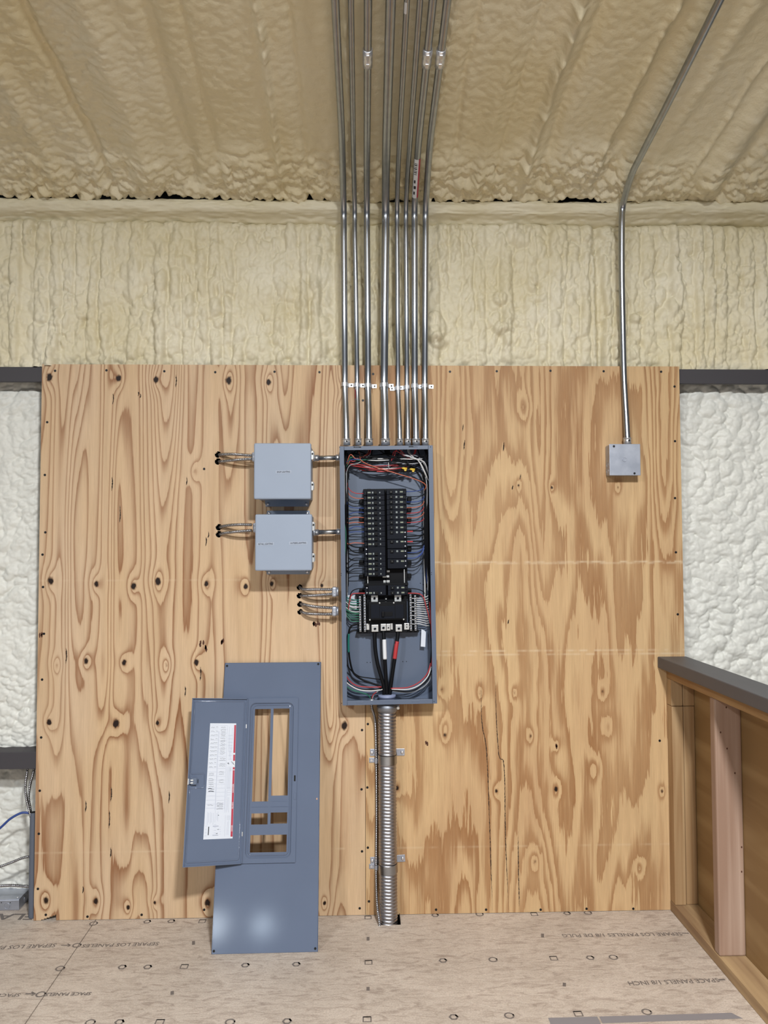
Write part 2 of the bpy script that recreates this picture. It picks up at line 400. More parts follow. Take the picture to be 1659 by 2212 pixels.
def foam(x, z, s, cell=0.034, tall=1.5, amp=0.012, drip=0.014, col=0.0):
    """lumpy sprayed foam: swollen bubbles, running down in drips where it was sprayed in passes"""
    wx = x+0.022*vnoise(x*15, z*9, s+1)+0.008*vnoise(x*50, z*42, s+12); wz = z+0.030*vnoise(x*16, z*10, s+2)+0.008*vnoise(x*44, z*44, s+13)
    b1 = bubbles(wx/cell, wz/(cell*tall), s); b2 = bubbles(wx/(cell*0.55)+9, wz/(cell*0.55*tall)+4, s+5); b3 = bubbles(wx/(cell*0.3)+3, wz/(cell*0.3*tall)+7, s+15, .3, .8)
    fade = 0.25+1.5*np.clip(vnoise(x*5, z*3, s+9)+0.5, 0, 1); f2_ = 0.3+1.3*np.clip(vnoise(x*7, z*5, s+10)+0.5, 0, 1)
    h = amp*np.maximum(b1*fade, 0.62*b2*f2_+0.12)+amp*0.22*b3+amp*0.25*b2
    if col > 0:
        u = x/0.050+0.75*vnoise(x*7, z*1.0, s+20)+0.30*vnoise(x*20, z*7, s+21)+0.14*vnoise(x*40, z*24, s+23); fr_ = u-np.floor(u)
        on = np.clip(2.2*vnoise(np.floor(u)*3.7, z*2.6, s+22)+0.60, 0, 1.2)
        h += col*on*(np.sqrt(np.clip(1-(2*fr_-1)**2, 0, 1))-0.2)
    h += drip*0.5*vnoise(x*42, z*3.0, s+8)
    return h+0.018*vnoise(x*3.1, z*2.3, s+6)

# upper band of wall foam, between the girt and the eave
xs = np.arange(-1.75, 1.95, 0.0042); zs = np.arange(2.0585, 2.70, 0.0042)
gx, gz = np.meshgrid(xs, zs)
h = foam(gx, gz, 3, cell=0.034, tall=1.5, amp=0.024, drip=0.012, col=0.026)
for (px, py, rx, rz, a) in ((940, 705, .045, .065, .035), (945, 735, .03, .03, .03), (1082, 640, .028, .03, .028), (1083, 705, .028, .028, .028), (1380, 683, .026, .022, .025), (100, 770, .03, .05, .02), (1545, 640, .02, .06, .012)):
    c = W(px, py, 0.0); h += a*np.sqrt(np.clip(1-((gx-c.x)/rx)**2-((gz-c.z)/rz)**2, 0, 1))
for (px, wd, dp) in ((1300, .016, .030), (720, .02, .016)):
    c = W(px, 620, 0.0); h -= dp*np.exp(-((gx-c.x)/wd)**2)
h *= 0.35+0.65*sstep(0, 0.03, 2.655-gz)
yy = 0.062-h+0.02*sstep(2.60, 2.66, gz)
struct(grid_mesh('wall_back', np.stack([gx, yy, gz], -1), ['foam_upper']))

# foam in the bays left and right of the plywood
def bay(name, x0, x1, z0, z1, s, edge_x, sgn, base):
    xs = np.arange(x0, x1, 0.004); zs = np.arange(z0, z1, 0.004); gx, gz = np.meshgrid(xs, zs)
    h = foam(gx, gz, s, cell=0.040, tall=0.85, amp=0.014, drip=0.004)
    fall = sstep(0.0, 0.085, sgn*(gx-edge_x))            # the foam dips towards the sheet's edge
    return struct(grid_mesh(name, np.stack([gx, base+0.055-(0.055+h)*fall, gz], -1), ['foam_lower']))
bay('wall_left', -1.75, -1.12, 0.60, 2.02, 21, -1.19, -1, 0.105)
bay('wall_left.001', -1.80, -1.10, -0.02, 0.56, 25, -1.20, -1, 0.195)
bay('wall_right', 1.14, 2.05, 0.30, 2.02, 31, 1.21, 1, 0.105)

# steel girts behind the plywood
for nm, x0, x1, z0, z1 in (('trim_1', -1.75, 1.98, 2.001, 2.058), ('trim_2', -1.75, 1.15, 0.546, 0.609)):
    mb = MB(); mb.box(x0, x1, 0.0195, 0.024, z0, z1, 0.0015); mb.box(x0, x1, 0.022, 0.24, z1-0.004, z1, 0.0); mb.box(x0, x1, 0.022, 0.034, z0, z0+0.003)
    struct(mb.build(nm, 'girt'))

# eave strut under a skin of foam, with the dark slot above it
xs = np.arange(-1.75, 1.95, 0.006)
prof = [(0.10, 2.630), (0.055, 2.638), (0.040, 2.648), (0.016, 2.654), (0.002, 2.658), (-0.008, 2.666), (-0.012, 2.678), (-0.012, 2.690), (-0.006, 2.700), (0.008, 2.707), (0.03, 2.711), (0.11, 2.713)]
dens = []
for i in range(len(prof)-1):
    for k in range(4):
        t = k/4; dens.append((prof[i][0]*(1-t)+prof[i+1][0]*t, prof[i][1]*(1-t)+prof[i+1][1]*t))
dens.append(prof[-1]); dens = np.array(dens)
gx, gi = np.meshgrid(xs, np.arange(len(dens)))
n1 = vnoise(gx*9, gi*0.15, 41)*0.012+vnoise(gx*40, gi*0.5, 42)*0.005+vnoise(gx*120, gi*1.1, 43)*0.0022
swell = 0.018*sstep(0.98, 1.15, gx)*sstep(0, 6, gi)
lowf = np.clip(1-np.abs(gi-6)/6, 0, 1)
P = np.stack([gx, dens[gi.astype(int), 0]-n1-swell-lowf*0.008*vnoise(gx*55, gi*0.3, 44), dens[gi.astype(int), 1]+0.004*vnoise(gx*5, gi*0+2, 45)+0.10*0*gx+0.010*np.clip(gx-0.2, 0, 2)*0.6+vnoise(gx*30, gi*0.4, 46)*0.004], -1)
struct(grid_mesh('trim_3', P, ['foam_upper'], flip=True))

# sprayed ceiling, rising away from the wall
SLOPE = 0.205; ZE = 2.726
xs = np.arange(-2.3, 2.5, 0.0058); ss = np.arange(-0.006, 1.42, 0.0058)
gx, gs = np.meshgrid(xs, ss)
near = 1-sstep(0.09, 0.30, gs+0.10*vnoise(gx*5, gs*0, 52)+0.05*vnoise(gx*16, gs*8, 53)); smooth_zone = 0.16+0.30*sstep(0.35, 1.0, vnoise(gx*1.6, gs*0.9, 54)+0.75)*sstep(-0.2, -0.7, gx)*1.5
f1, f2 = worley(gx/0.023+0.5*vnoise(gx*20, gs*20, 55)+0.3*vnoise(gx*50, gs*50, 58), gs/0.019+0.5*vnoise(gx*22, gs*22, 59), 56); g1, g2 = worley(gx/0.015, gs/0.013, 57)
wx_ = gx+0.014*vnoise(gx*18, gs*18, 55)+0.006*vnoise(gx*50, gs*50, 58); ws_ = gs+0.014*vnoise(gx*20, gs*20, 59)+0.006*vnoise(gx*48, gs*52, 70); lump = bubbles(wx_/0.034, ws_/0.024, 56)+0.35*bubbles(wx_/0.016, ws_/0.012, 57); fl = bubbles(wx_/0.020, ws_/0.016, 71)
h = 0.013*(0.4+1.2*np.clip(vnoise(gx*7,gs*9,60)+.5,0,1))*(near+smooth_zone*0.45)*lump+0.006*(near+smooth_zone*0.5)*fl
# seams where the foam was sprayed in passes along the slope
def ridge(x0, wd, a, k, s0=0.02, s1=2.0, bead=0.0):
    cx = x0+k*gs+0.012*vnoise(gs*7, gs*0+x0*9, 61)+0.004*vnoise(gs*40, gs*0+x0*5, 62)
    d = (gx-cx)/wd; e = sstep(s0, s0+0.08, gs)*(1-sstep(s1-0.1, s1, gs))
    b = 1+bead*2*np.clip(vnoise(gs*45, gs*0+x0, 63)+0.1, 0, 1)
    return e*a*b*np.exp(-d*d)
for a in ((-0.93, .018, -.014, -.02), (-1.12, .03, .010, .0), (-0.62, .03, -.012, .02), (-0.78, .05, .018, .0), (-0.52, .014, -.006, .02), (-0.30, .010, .008, .01, .10, 1.2, 1.0),
          (-0.20, .008, -.005, .0), (-0.05, .008, .007, .01, .16, .9, 1.3), (0.33, .010, -.006, .0), (0.44, .02, .007, .03), (0.60, .016, .014, .03, .10, 2, 1.0), (0.66, .02, -.010, .03),
          (0.86, .012, .008, .05, .10, 2, .7), (0.91, .04, -.016, .05), (1.05, .03, .008, .08), (1.30, .04, .014, .06, .05, 2, .35), (1.37, .03, -.014, .06), (1.22, .010, .005, .05, .1, 2, 1.0), (0.50, .008, -.005, .02), (0.25, .006, .004, .02, .15, 1.5, 1.0)):
    h += ridge(*a)
h *= 1.7
h += 0.030*vnoise(gx*2.2, gs*1.1, 64)+0.006*vnoise(gx*11, gs*5, 65)+0.0025*vnoise(gx*70, gs*60, 68)+0.0065*(0.16+0.9*np.clip(vnoise(gx*2.2, gs*1.5, 72)+0.10, 0, 1)+0.9*sstep(-.45, -.9, gx)*(1-.6*sstep(-1.1, -1.5, gx)))*bubbles(wx_/0.021, ws_/0.017, 73, .3, .95)+0.0035*vnoise(gx*28, gs*4, 69)
h += np.exp(-(gs/0.06)**2)*(0.012*vnoise(gx*7, gs*0, 66)+0.006*vnoise(gx*25, gs*4, 67)+0.004)
h -= 0.007*sstep(0.05, 0.3, gs)
z = ZE+SLOPE*np.clip(gs, 0, None)-h+0.010*np.clip(gx, 0, 2)*0.6
y = 0.004-gs
# the cut end that turns up into the slot
up = gs < 0
z = np.where(up, z+0.07, z); y = np.where(up, 0.030, y)
struct(grid_mesh('ceiling', np.stack([gx, y, z], -1), ['foam_ceiling'], flip=True))
mb = MB(); mb.add([(-2.3, -1.40, ZE+SLOPE*1.40+0.02), (2.5, -1.40, ZE+SLOPE*1.40+0.02), (2.5, -4.2, ZE+SLOPE*4.2+.02), (-2.3, -4.2, ZE+SLOPE*4.2+.02)], [[0, 1, 2, 3]])
struct(mb.build('ceiling.001', 'foam_ceiling'))

# ------------------------------------------------------------------ floor: two sheets of strand board with a joint, and a cut for the flexible conduit
s0 = F(205, 1990); s1 = F(54, 2212); k = (s1.x-s0.x)/(s1.y-s0.y); sx = lambda y: s0.x+k*(y-s0.y)
hx0 = F(819, 1994).x; hx1 = F(865, 1994).x; hy = F(840, 1998).y
YB, YF = 0.26, -4.4; g = 0.0016
mb = MB()
def slab(p): mb.prism(p, -0.022, 0.0, axis=2)
slab([(-2.4, YB), (sx(YB)-g, YB), (sx(YF)-g, YF), (-2.4, YF)])
slab([(sx(YB)+g, YB), (hx0, YB), (hx0, YF), (sx(YF)+g, YF)])
slab([(hx0, hy), (hx1, hy), (hx1, YF), (hx0, YF)])
slab([(hx1, YB), (2.2, YB), (2.2, YF), (hx1, YF)])
floor = struct(mb.build('floor', 'osb'))
mb = MB(); mb.box(-2.4, 2.2, YF, 0.29, -0.25, -0.235); struct(mb.build('floor.001', 'dark_hole'))
# printing on the boards (upside down as seen from here)
mb = MB(); up3 = Vector((0, 0, 0.0004))
def ftext(txt, sx_, sy_, ex_, ey_, hpx, bold=0.012):
    """starts at the right pixel, runs to the left one; letter feet point to the wall"""
    a = F(sx_, sy_)+up3; b = F(ex_, ey_)+up3; c = F(sx_, sy_+hpx)+up3
    add_text(mb, txt, a, b-a, Vector((0, c.y-a.y, 0)), bold)
ftext('SEPARE LOS PANELES', 345, 2035, 180, 2040, 7)
ftext('SEPARE LOS PANELES', 124, 2038, -60, 2046, 8)
ftext('SPACE PANELS', 199, 2143, 100, 2145, 7, 0.03)
ftext('SPACE PANELS', 46, 2146, -70, 2148, 7)
ftext('SEPARE LOS PANELES 1/8 DE PULG', 1470, 2014, 1213, 2018, 7)
ftext('SPACE PANELS 1/8 INCH', 1549, 2113, 1355, 2120, 9)
ftext('FLAT', 80, 1974, -30, 1974, 13, 0.02)
def fline(pts, wd): mb.strip([F(*p) for p in pts], wd, (0, 0, 1), 0.0004)
fline([(1473, 2016), (1488, 2016)], .006); fline([(1552, 2117), (1566, 2116)], .008)
fline([(132, 2042), (150, 2042)], .005); fline([(146, 2039), (152, 2042), (146, 2045)], .005)
fline([(55, 2147), (72, 2147)], .006); fline([(68, 2143), (76, 2147), (68, 2151)], .006)
def ring(px, py, r, n, wd, rot=0.0, sq=1.0):
    c = F(px, py); pts = [c+Vector((r*math.cos(rot+2*math.pi*i/n), r*sq*math.sin(rot+2*math.pi*i/n), 0)) for i in range(n)]
    pts.append(pts[0]); pts.append(pts[1]); mb.strip(pts, wd, (0, 0, 1), 0.0004)
for px, py in ((264, 2089), (319, 2089), (530, 2085), (640, 2083), (957, 2075), (1275, 2069), (318, 1991), (370, 1990), (940, 1977), (1225, 1973), (258, 2208), (980, 2197), (620, 2206)): ring(px, py, .012, 6, .006)
for px, py in ((1065, 2073), (1325, 2068), (1036, 1975), (1270, 1972), (202, 1995), (130, 2092), (195, 2209), (497, 2208), (1397, 2186), (1100, 2194), (166, 2042), (88, 2148)): ring(px, py, .013, 14, .005)
for px, py in ((398, 2088), (796, 2079), (1196, 2070), (795, 1982), (1154, 1975), (437, 1990), (793, 2202), (1249, 2190), (345, 2208)): ring(px, py, .016, 4, .005, math.pi/4)
for px, py in ((418, 2037), (795, 2028), (795, 2136), (372, 2145), (1172, 2021), (1219, 2127)):
    fline([(px, py-4), (px, py+4)], .010)
mb.build('printed_lettering', 'print_floor' if 'print_floor' in M else mat('print_floor', srgb(112, 104, 99), 0.7), floor)
mb = MB()
a, b = F(1184, 2199), F(1290, 2196); mb.add([a+up3, b+up3, b+up3-Vector((0, .04, 0)), a+up3-Vector((0, .04, 0))], [[0, 1, 2, 3]])
a, b = F(1294, 2196), F(1580, 2188); mb.add([a+up3, b+up3, b+up3-Vector((-.02, .028, 0)), a+up3-Vector((0, .032, 0))], [[0, 1, 2, 3]])
mb.build('printed_bar', mat('print_bar', srgb(134, 130, 132), 0.7), floor)
# black sheets added behind the wall and over the eave slot to block light
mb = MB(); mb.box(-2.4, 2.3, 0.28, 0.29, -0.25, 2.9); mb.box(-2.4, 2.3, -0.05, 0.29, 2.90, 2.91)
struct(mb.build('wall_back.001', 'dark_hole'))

# ================================================================== PLYWOOD SHEETS
HOLES = [(471, 982, .0125), (471, 997, .0125), (473, 1139, .0125), (473, 1154, .0125), (647, 1268.5, .0110), (647, 1286.7, .0110), (648, 1305, .0110), (648.5, 1321.5, .0110)]
def plywood(name, x0, x1, z1, matname, field, knots, label, holes=(), notch=None):
    d = 0.0034; xs = np.linspace(x0, x1, int((x1-x0)/d)+1); zs = np.linspace(0.0015, z1, int(z1/d)+1)
    gx, gz = np.meshgrid(xs, zs); g = field(gx, gz); kn = np.zeros_like(gx); pale = np.zeros_like(gx)
    for q in knots:
        c = W(q[0], q[1]); r = q[2]; st = q[3] if len(q) > 3 else 1.0
        dx = gx-c.x; dz = gz-c.z
        rr = np.hypot(dx/(r*1.9), (dz+0.006)/(r*4.2)); g += 0.75*np.exp(-rr*rr)          # the grain flows round a knot
        rr = np.hypot(dx/(r*4.5), (dz-0.01)/(r*5.5)); g += 0.40*np.exp(-rr*rr)
        dk = np.hypot(dx/(r*1.0), dz/(r*1.35))+0.35*vnoise(gx*160, gz*110, 5); kn = np.maximum(kn, st*np.clip(1.25-dk*0.8, 0, 1))
    keep = np.ones((len(zs)-1, len(xs)-1), bool); px_, pz_ = gx.copy(), gz.copy()
    for (hx, hy_, r) in holes:
        c = W(hx, hy_); dd = np.hypot(gx-c.x, gz-c.z); ring_ = (dd < r+0.6*d) & (dd > r-0.9*d)
        f = np.where(ring_, r/np.maximum(dd, 1e-6), 1.0); px_ = np.where(ring_, c.x+(gx-c.x)*f, px_); pz_ = np.where(ring_, c.z+(gz-c.z)*f, pz_)
        cd_ = np.hypot((px_[:-1, :-1]+px_[1:, 1:])/2-c.x, (pz_[:-1, :-1]+pz_[1:, 1:])/2-c.z); keep &= ~(cd_ < r*0.93)
    if name_pale.get(name):
        for (py, am, sd) in name_pale[name]:
            zc = W(1100, py).z; m_ = np.clip(1.6*vnoise(gx*38, gz*0, sd)+0.55+0.6*vnoise(gx*160, gz*0, sd+1), 0, 1)
            pale = np.maximum(pale, am*m_*np.exp(-((gz-zc)/0.0032)**2))
    if notch:
        (na, nb, nh) = notch; tri = (gx[:-1, :-1] > na) & (gx[:-1, :-1] < nb) & (gz[:-1, :-1] < nh*(gx[:-1, :-1]-na)/(nb-na)); keep &= ~tri
    o = grid_mesh(name, np.stack([px_, gx*0, pz_], -1), [matname, 'ply_edge', 'dark_hole'], smooth=False, attrs={'grain': g, 'knot': kn, 'pale': pale}, keep=keep)
    # thickness: edges, back and the walls of the drilled holes
    e = MB(); e.m = 1; T_ = 0.018
    e.add([(x0, 0, 0.0015), (x0, T_, 0.0015), (x0, T_, z1), (x0, 0, z1), (x1, 0, 0.0015), (x1, T_, 0.0015), (x1, T_, z1), (x1, 0, z1)], [[0, 1, 2, 3], [4, 7, 6, 5], [3, 2, 6, 7]])
    e.m = 2
    for (hx, hy_, r) in holes:
        c = W(hx, hy_); a = [(c.x+r*math.cos(t*math.pi/14), 0.0, c.z+r*math.sin(t*math.pi/14)) for t in range(28)]; b = [(p[0], 0.03, p[2]) for p in a]
        e.add(a+b, [[i, (i+1) % 28, 28+(i+1) % 28, 28+i] for i in range(28)], True); e.add([p for p in b], [list(range(28))])
    bm = bmesh.new(); bm.from_mesh(o.data); vv = [bm.verts.new(p) for p in e.v]
    for f, mi in zip(e.f, e.mi):
        ff = bm.faces.new([vv[i] for i in f]); ff.material_index = mi
    bm.to_mesh(o.data); bm.free()
    tag(o, label, 'plywood', 'plywood backer sheets')
    return o
name_pale = {'plywood_sheet_r': [(1214, .7, 3), (1217, .5, 9), (1406, .6, 5), (1414, .5, 12), (1828, .25, 15)], 'plywood_sheet': [(1828, .35, 21), (1250, .25, 23)]}

def arch(gx, gz, px, py, wd, hgt, amp, up=True):
    """a cathedral: nested U-shaped growth lines ending at the pixel"""
    c = W(px, py); s = sstep(-0.05, hgt, (gz-c.z) if up else (c.z-gz)); return amp*s*np.exp(-((gx-c.x)/wd)**2)
def field_left(gx, gz):
    wx = gx+0.018*vnoise(gx*6, gz*1.7, 11)
    g = 2.6*vnoise(wx*6.5, gz*0.42, 12)+1.5*vnoise(wx*15, gz*0.75, 13)+0.35*vnoise(wx*38, gz*2.4, 14)+2.2*gx
    g += arch(gx, gz, 158, 1150, .060, .9, 3.0)+arch(gx, gz, 366, 1185, .050, .9, 3.0)+arch(gx, gz, 252, 1100, .040, .8, 2.0)
    g += arch(gx, gz, 500, 1130, .035, .5, 1.6)+arch(gx, gz, 610, 1000, .04, .4, -1.6)
    g += arch(gx, gz, 350, 1740, .045, .5, 2.2)+arch(gx, gz, 225, 1640, .030, .35, 2.0)+arch(gx, gz, 120, 1760, .040, .5, 2.0)+arch(gx, gz, 715, 1675, .030, .3, 2.2)
    g += arch(gx, gz, 290, 1760, .06, .5, -1.8, False)+arch(gx, gz, 440, 1790, .04, .4, 1.5)+arch(gx, gz, 730, 1880, .04, .35, -1.6, False)
    return g
def field_right(gx, gz):
    wx = gx+0.040*vnoise(gx*5, gz*2.4, 31); wz = gz+0.05*vnoise(gx*9, gz*2, 32)
    g = 2.4*vnoise(wx*5.0, wz*1.25, 33)+1.3*vnoise(wx*12, wz*1.7, 34)+0.45*vnoise(wx*30, wz*5, 35)+0.22*vnoise(wx*75, wz*9, 36)+1.0*gx
    g += arch(gx, gz, 1160, 1690, .10, .75, 3.0, False)+arch(gx, gz, 1120, 850, .09, .7, 2.4, False)+arch(gx, gz, 980, 1230, .06, .5, 2.4)+arch(gx, gz, 1440, 1260, .05, .5, 2.2)
    g += arch(gx, gz, 1170, 1440, .04, .5, -2.0)+arch(gx, gz, 1000, 1760, .05, .5, -1.8, False)+arch(gx, gz, 1330, 1820, .06, .5, 1.6, False)
    return g
KL = [(107, 815, .011), (256, 817, .010), (337, 820, .010), (494, 822, .0115), (580, 826, .009), (109, 1255, .011), (208, 1261, .009), (289, 1266, .010), (341, 1256, .011), (446, 1261, .008), (531, 1267, .008), (587, 1261, .007), (695, 1265, .006),
      (186, 1428, .009), (268, 1431, .008), (424, 1431, .009), (122, 1437, .007, .3), (360, 1437, .008, .4), (106, 1560, .009), (251, 1563, .012), (340, 1562, .007), (744, 1567, .0115), (99, 1945, .010, .95), (207, 1947, .009), (277, 1960, .007), (334, 1950, .005), (448, 1950, .010), (701, 1951, .006), (421, 1018, .009, .35), (737, 845, .010, .1)]
KR = [(954, 1490, .007, .5), (1037, 1496, .008, .35), (1111, 1496, .007, .45), (1302, 1494, .007, .5), (961, 1588, .007, .75), (961, 1567, .008, .25), (1146, 1590, .006, .6), (1202, 1611, .005, .8), (1072, 1709, .006, .8), (1201, 1705, .008, .9), (1430, 1709, .006, .7), (1155, 1861, .008, .45), (1381, 1874, .006, .4), (858, 1702, .008, .8), (1131, 880, .011, .35), (1120, 1048, .004, .8), (1192, 1053, .005, .8), (1335, 1053, .005, .6), (1284, 1660, .01, .2), (1313, 1570, .01, .2)]
XS = 0.0112
ply_l = plywood('plywood_sheet', -1.2085, XS-0.0007, 2.064, 'ply_left', field_left, KL, 'light plywood backer sheet full of dark knots, left sheet behind the two square boxes', HOLES, notch=(W(86, 1988).x, W(121, 1986).x, 0.020))
ply_r = plywood('plywood_sheet_r', XS+0.0007, 1.2298, 2.064, 'ply_right', field_right, KR, 'plywood backer sheet with broad wavy brown grain, right sheet behind the small steel box')
ply_r.name = 'plywood_sheet.001'
# screws in the sheets
scr = MB(); scr.prism([(0.0046*math.cos(t*math.pi/6), 0.0046*math.sin(t*math.pi/6)) for t in range(12)], -0.0008, 0.0006)
SL = [(119, 801), (230, 800), (355, 802), (465, 804), (593, 803), (690, 804), (102, 912), (97, 1026), (98, 1150), (92, 1198), (93, 1268), (95, 1369), (91, 1468), (89, 1593), (86, 1708), (84, 1801), (82, 1920), (99, 1976), (189, 1980), (306, 1976), (441, 1965), (441, 1013), (782, 1577), (781, 1705), (782, 1839), (777, 1962), (784, 865)]
SR = [(806, 808), (972, 803), (1073, 802), (1189, 801), (1304, 802), (1428, 803), (1457, 835), (1458, 953), (1458, 1076), (1460, 1193), (1464, 1327), (1425, 1600), (794.6, 1564), (793.5, 1701), (794.6, 1831), (797, 1947), (942, 1965), (1050, 1965), (1168, 1965), (1267, 1963), (1368, 1963)]
proto = None
for sheet, lst in ((ply_l, SL), (ply_r, SR)):
    for px, py in lst:
        p = W(px, py)
        if proto is None: proto = o = scr.build('screw', 'screw_dark', sheet)
        else: o = proto.copy(); COL.objects.link(o); o.parent = sheet
        o.location = (p.x, 0, p.z)
# splits in the veneer and flakes of bark
def crack(sheet, pts, wd):
    mb = MB(); P = resample(crom([W(*p) for p in pts], 4), 0.004); n = len(P)
    ws = [max(0.0004, wd*min(1, 5*i/n, 5*(n-1-i)/n)*(0.55+0.9*random.random())) for i in range(n)]
    P = [p+Vector((random.uniform(-.0005, .0005), 0, 0)) for p in P]
    mb.strip(P, ws, (0, -1, 0), 0.0003); mb.build('veneer_split', 'crack', sheet)
for pts in ([(1039, 1463), (1041, 1561), (1050, 1611), (1055, 1705), (1061, 1886), (1064, 1967)], [(1070, 1460), (1072, 1546), (1078, 1633), (1089, 1655), (1092, 1814), (1099, 1966)], [(1119, 1796), (1120, 1880), (1122, 1966)]): crack(ply_r, pts, .0026)
for px, a, b in ((244, 850, 874), (242, 1030, 1061), (259, 1091, 1130), (380, 809, 837), (403, 1030, 1048), (450, 1148, 1162), (143, 1400, 1434), (433, 1440, 1471), (400, 1482, 1505), (240, 1699, 1732), (185, 1729, 1755), (236, 1750, 1790), (365, 1708, 1736), (239, 1830, 1853), (179, 1914, 1930), (299, 846, 856), (303, 850, 860), (445, 1160, 1180)):
    crack(ply_l, [(px, a), (px+1, (a+b)/2), (px-1, b)], .0036)
for px, a, b in ((1000, 916, 932), (1003, 950, 972), (1088, 955, 975), (1124, 1024, 1036), (1107, 1048, 1058), (1098, 1338, 1348)): crack(ply_r, [(px+1, a), (px, (a+b)/2), (px-1, b)], .0034)
def flake(sheet, px, py, r, n=3):
    mb = MB()
    for i in range(n):
        c = W(px+random.uniform(-r, r), py+random.uniform(-r, r)); k = 9
        mb.add([c+Vector(((0.0035+.003*random.random())*math.cos(t*2*math.pi/k)*.7, -0.0004, (.006+.005*random.random())*math.sin(t*2*math.pi/k))) for t in range(k)], [list(range(k))])
    mb.build('bark_fleck', 'bark', sheet)
for px, py, r in ((676, 1346, 4), (686, 1348, 4), (483, 1383, 5), (436, 1390, 4), (446, 1400, 4), (88, 1372, 3)): flake(ply_l, px, py, r)
flake(ply_r, 1201, 1612, 2, 2); flake(ply_r, 922, 1606, 2, 2)

# ================================================================== CONDUITS above the panel
def on_ceiling(px, py, off):
    """pixel -> the plane that runs `off` below the ceiling skin"""
    d = ray(px, py); z0 = ZE+SLOPE*0.004-off
    # z = z0 - SLOPE*y
    t = (z0-SLOPE*CAM.y-CAM.z)/(d.z+SLOPE*d.y); return CAM+d*t
def conduit_path(wall_pts, bend, ceil_pts):
    p = [W(*q) for q in wall_pts]; c = [on_ceiling(*q) for q in ceil_pts]
    a, b = p[-1], c[0]
    # round the corner between the wall run and the ceiling run
    d = (c[-1]-c[0]).normalized()
    return crom(p, 6), crom(c, 4), d
def emt(name, label, group, r, wall_pts, ceil_pts, conn=True, couple=None, root_at=0, seg=20):
    t = thing(name, label, 'conduit', W(*wall_pts[0]), group)
    p = [W(*q) for q in wall_pts]; c = [on_ceiling(*q) for q in ceil_pts]
    path = resample(crom(p+c, 10), 0.012)
    for _ in range(6): path = [path[0], path[1]]+[(path[i-1]+path[i]*2+path[i+1])*0.25 for i in range(2, len(path)-1)]+[path[-1]]
    e = path[-1]+(path[-1]-path[-2]).normalized()*0.9; path.append(e)
    mb = MB(); mb.tube(path, r, seg); mb.build('tube', 'emt', t)
    if conn:
        a = path[0]; d = (path[1]-path[0]).normalized(); b = a+d*0.022
        mb = MB(); mb.cyl(a-d*0.004, b, r+0.0028, 18); mb.tube([b-d*.003, b], r+0.0038, 18)
        cn = mb.build('connector', 'zinc', t)
        mb = MB(); m_ = a+d*0.010; mb.cyl(m_+Vector((0.001, -r-0.001, 0)), m_+Vector((0.001, -r-0.0066, 0)), 0.0036, 10); mb.build('set_screw', 'screw_dark', cn)
    if couple:
        q = on_ceiling(*couple); i = min(range(len(path)), key=lambda k: (path[k]-q).length); d = (path[min(i+1, len(path)-1)]-path[i-1]).normalized(); m_ = path[i]
        mb = MB(); mb.tube([m_-d*.032, m_-d*.031, m_-d*.004, m_, m_+d*.004, m_+d*.031, m_+d*.032], [r+.0005, r+.0032, r+.0032, r+.0018, r+.0032, r+.0032, r+.0005], 18)
        cp = mb.build('coupling', 'zinc', t)
        n = (Vector((0, -1, -1.2))-d*d.dot(Vector((0, -1, -1.2)))).normalized()
        for s in (-.016, .016):
            mb = MB(); mb.box(-.005, .005, -.008, .008, 0, .0045, .001); X_ = d.cross(n).normalized(); R_ = Matrix((X_, d, n)).transposed().to_4x4(); mb2 = MB(Matrix.Translation(m_+d*s+n*(r+.001)) @ R_); mb2.add(mb.v, mb.f); mb2.build('screw_boss', 'zinc', cp)
    return t
yb = -0.048
Z_TOP = 1.745
spec = [
    # name part of label, radius, base px, strap px, 440 px, ceiling points, coupling
    ('leftmost thick steel conduit rising from the panel top', .0118, 748.5, 744.8, 742.5, (741.0, 738.4, 724), None),
    ('thin steel conduit second from the left of the bank above the panel', .0089, 774.3, 771.4, 766.3, (765, 763, 758), None),
    ('thick steel conduit third from the left of the bank, with a coupling near the ceiling', .0118, 797.5, 795.2, 792.6, (792.6, 793, 795), (794, 125)),
    ('widest steel conduit in the middle of the bank above the panel', .0148, 832.6, 830.0, 833.0, (833.3, 835, 844), None),
    ('thin steel conduit just right of the widest one above the panel', .0089, 864.0, 859.5, 857.7, (859.0, 863, 879), None),
    ('thin steel conduit third from the right of the bank above the panel', .0089, 881.3, 879.0, 877.0, (879.5, 886, 907.5), None),
    ('thick steel conduit with a red and white sticker, second from the right', .0118, 899.0, 896.0, 895.5, (898.0, 905, 935), (924, 125)),
    ('rightmost steel conduit of the bank above the panel, with a coupling near the ceiling', .0118, 919.5, 918.0, 919.5, (923.0, 930, 966.6), (954, 125))]
CONDS = []
for lab, r, xb, xst, x4, cx, cpl in spec:
    ys = -r-0.0015
    wp = [(xb, 960, yb), (xb-.3, 945, yb), (xst+.6*(xb-xst), 900, ys+.62*(yb-ys)), (xst+.15*(xb-xst), 858, ys+.12*(yb-ys)), (xst, 832, ys), (xst, 800, ys-.002), (xst+(x4-xst)*.3, 700, -.028-r), (xst+(x4-xst)*.6, 600, -.032-r), (x4, 500, -.034-r), (x4, 455, -.034-r)]
    off = 0.034+r
    cp = [(cx[0], 392, off), (cx[1], 300, off), ((cx[1]+cx[2])/2, 150, off), (cx[2], 0, off)]
    CONDS.append(emt('conduit', lab, 'steel conduits from the panel to the ceiling', r, wp, cp, True, None if not cpl else (*cpl, off)))
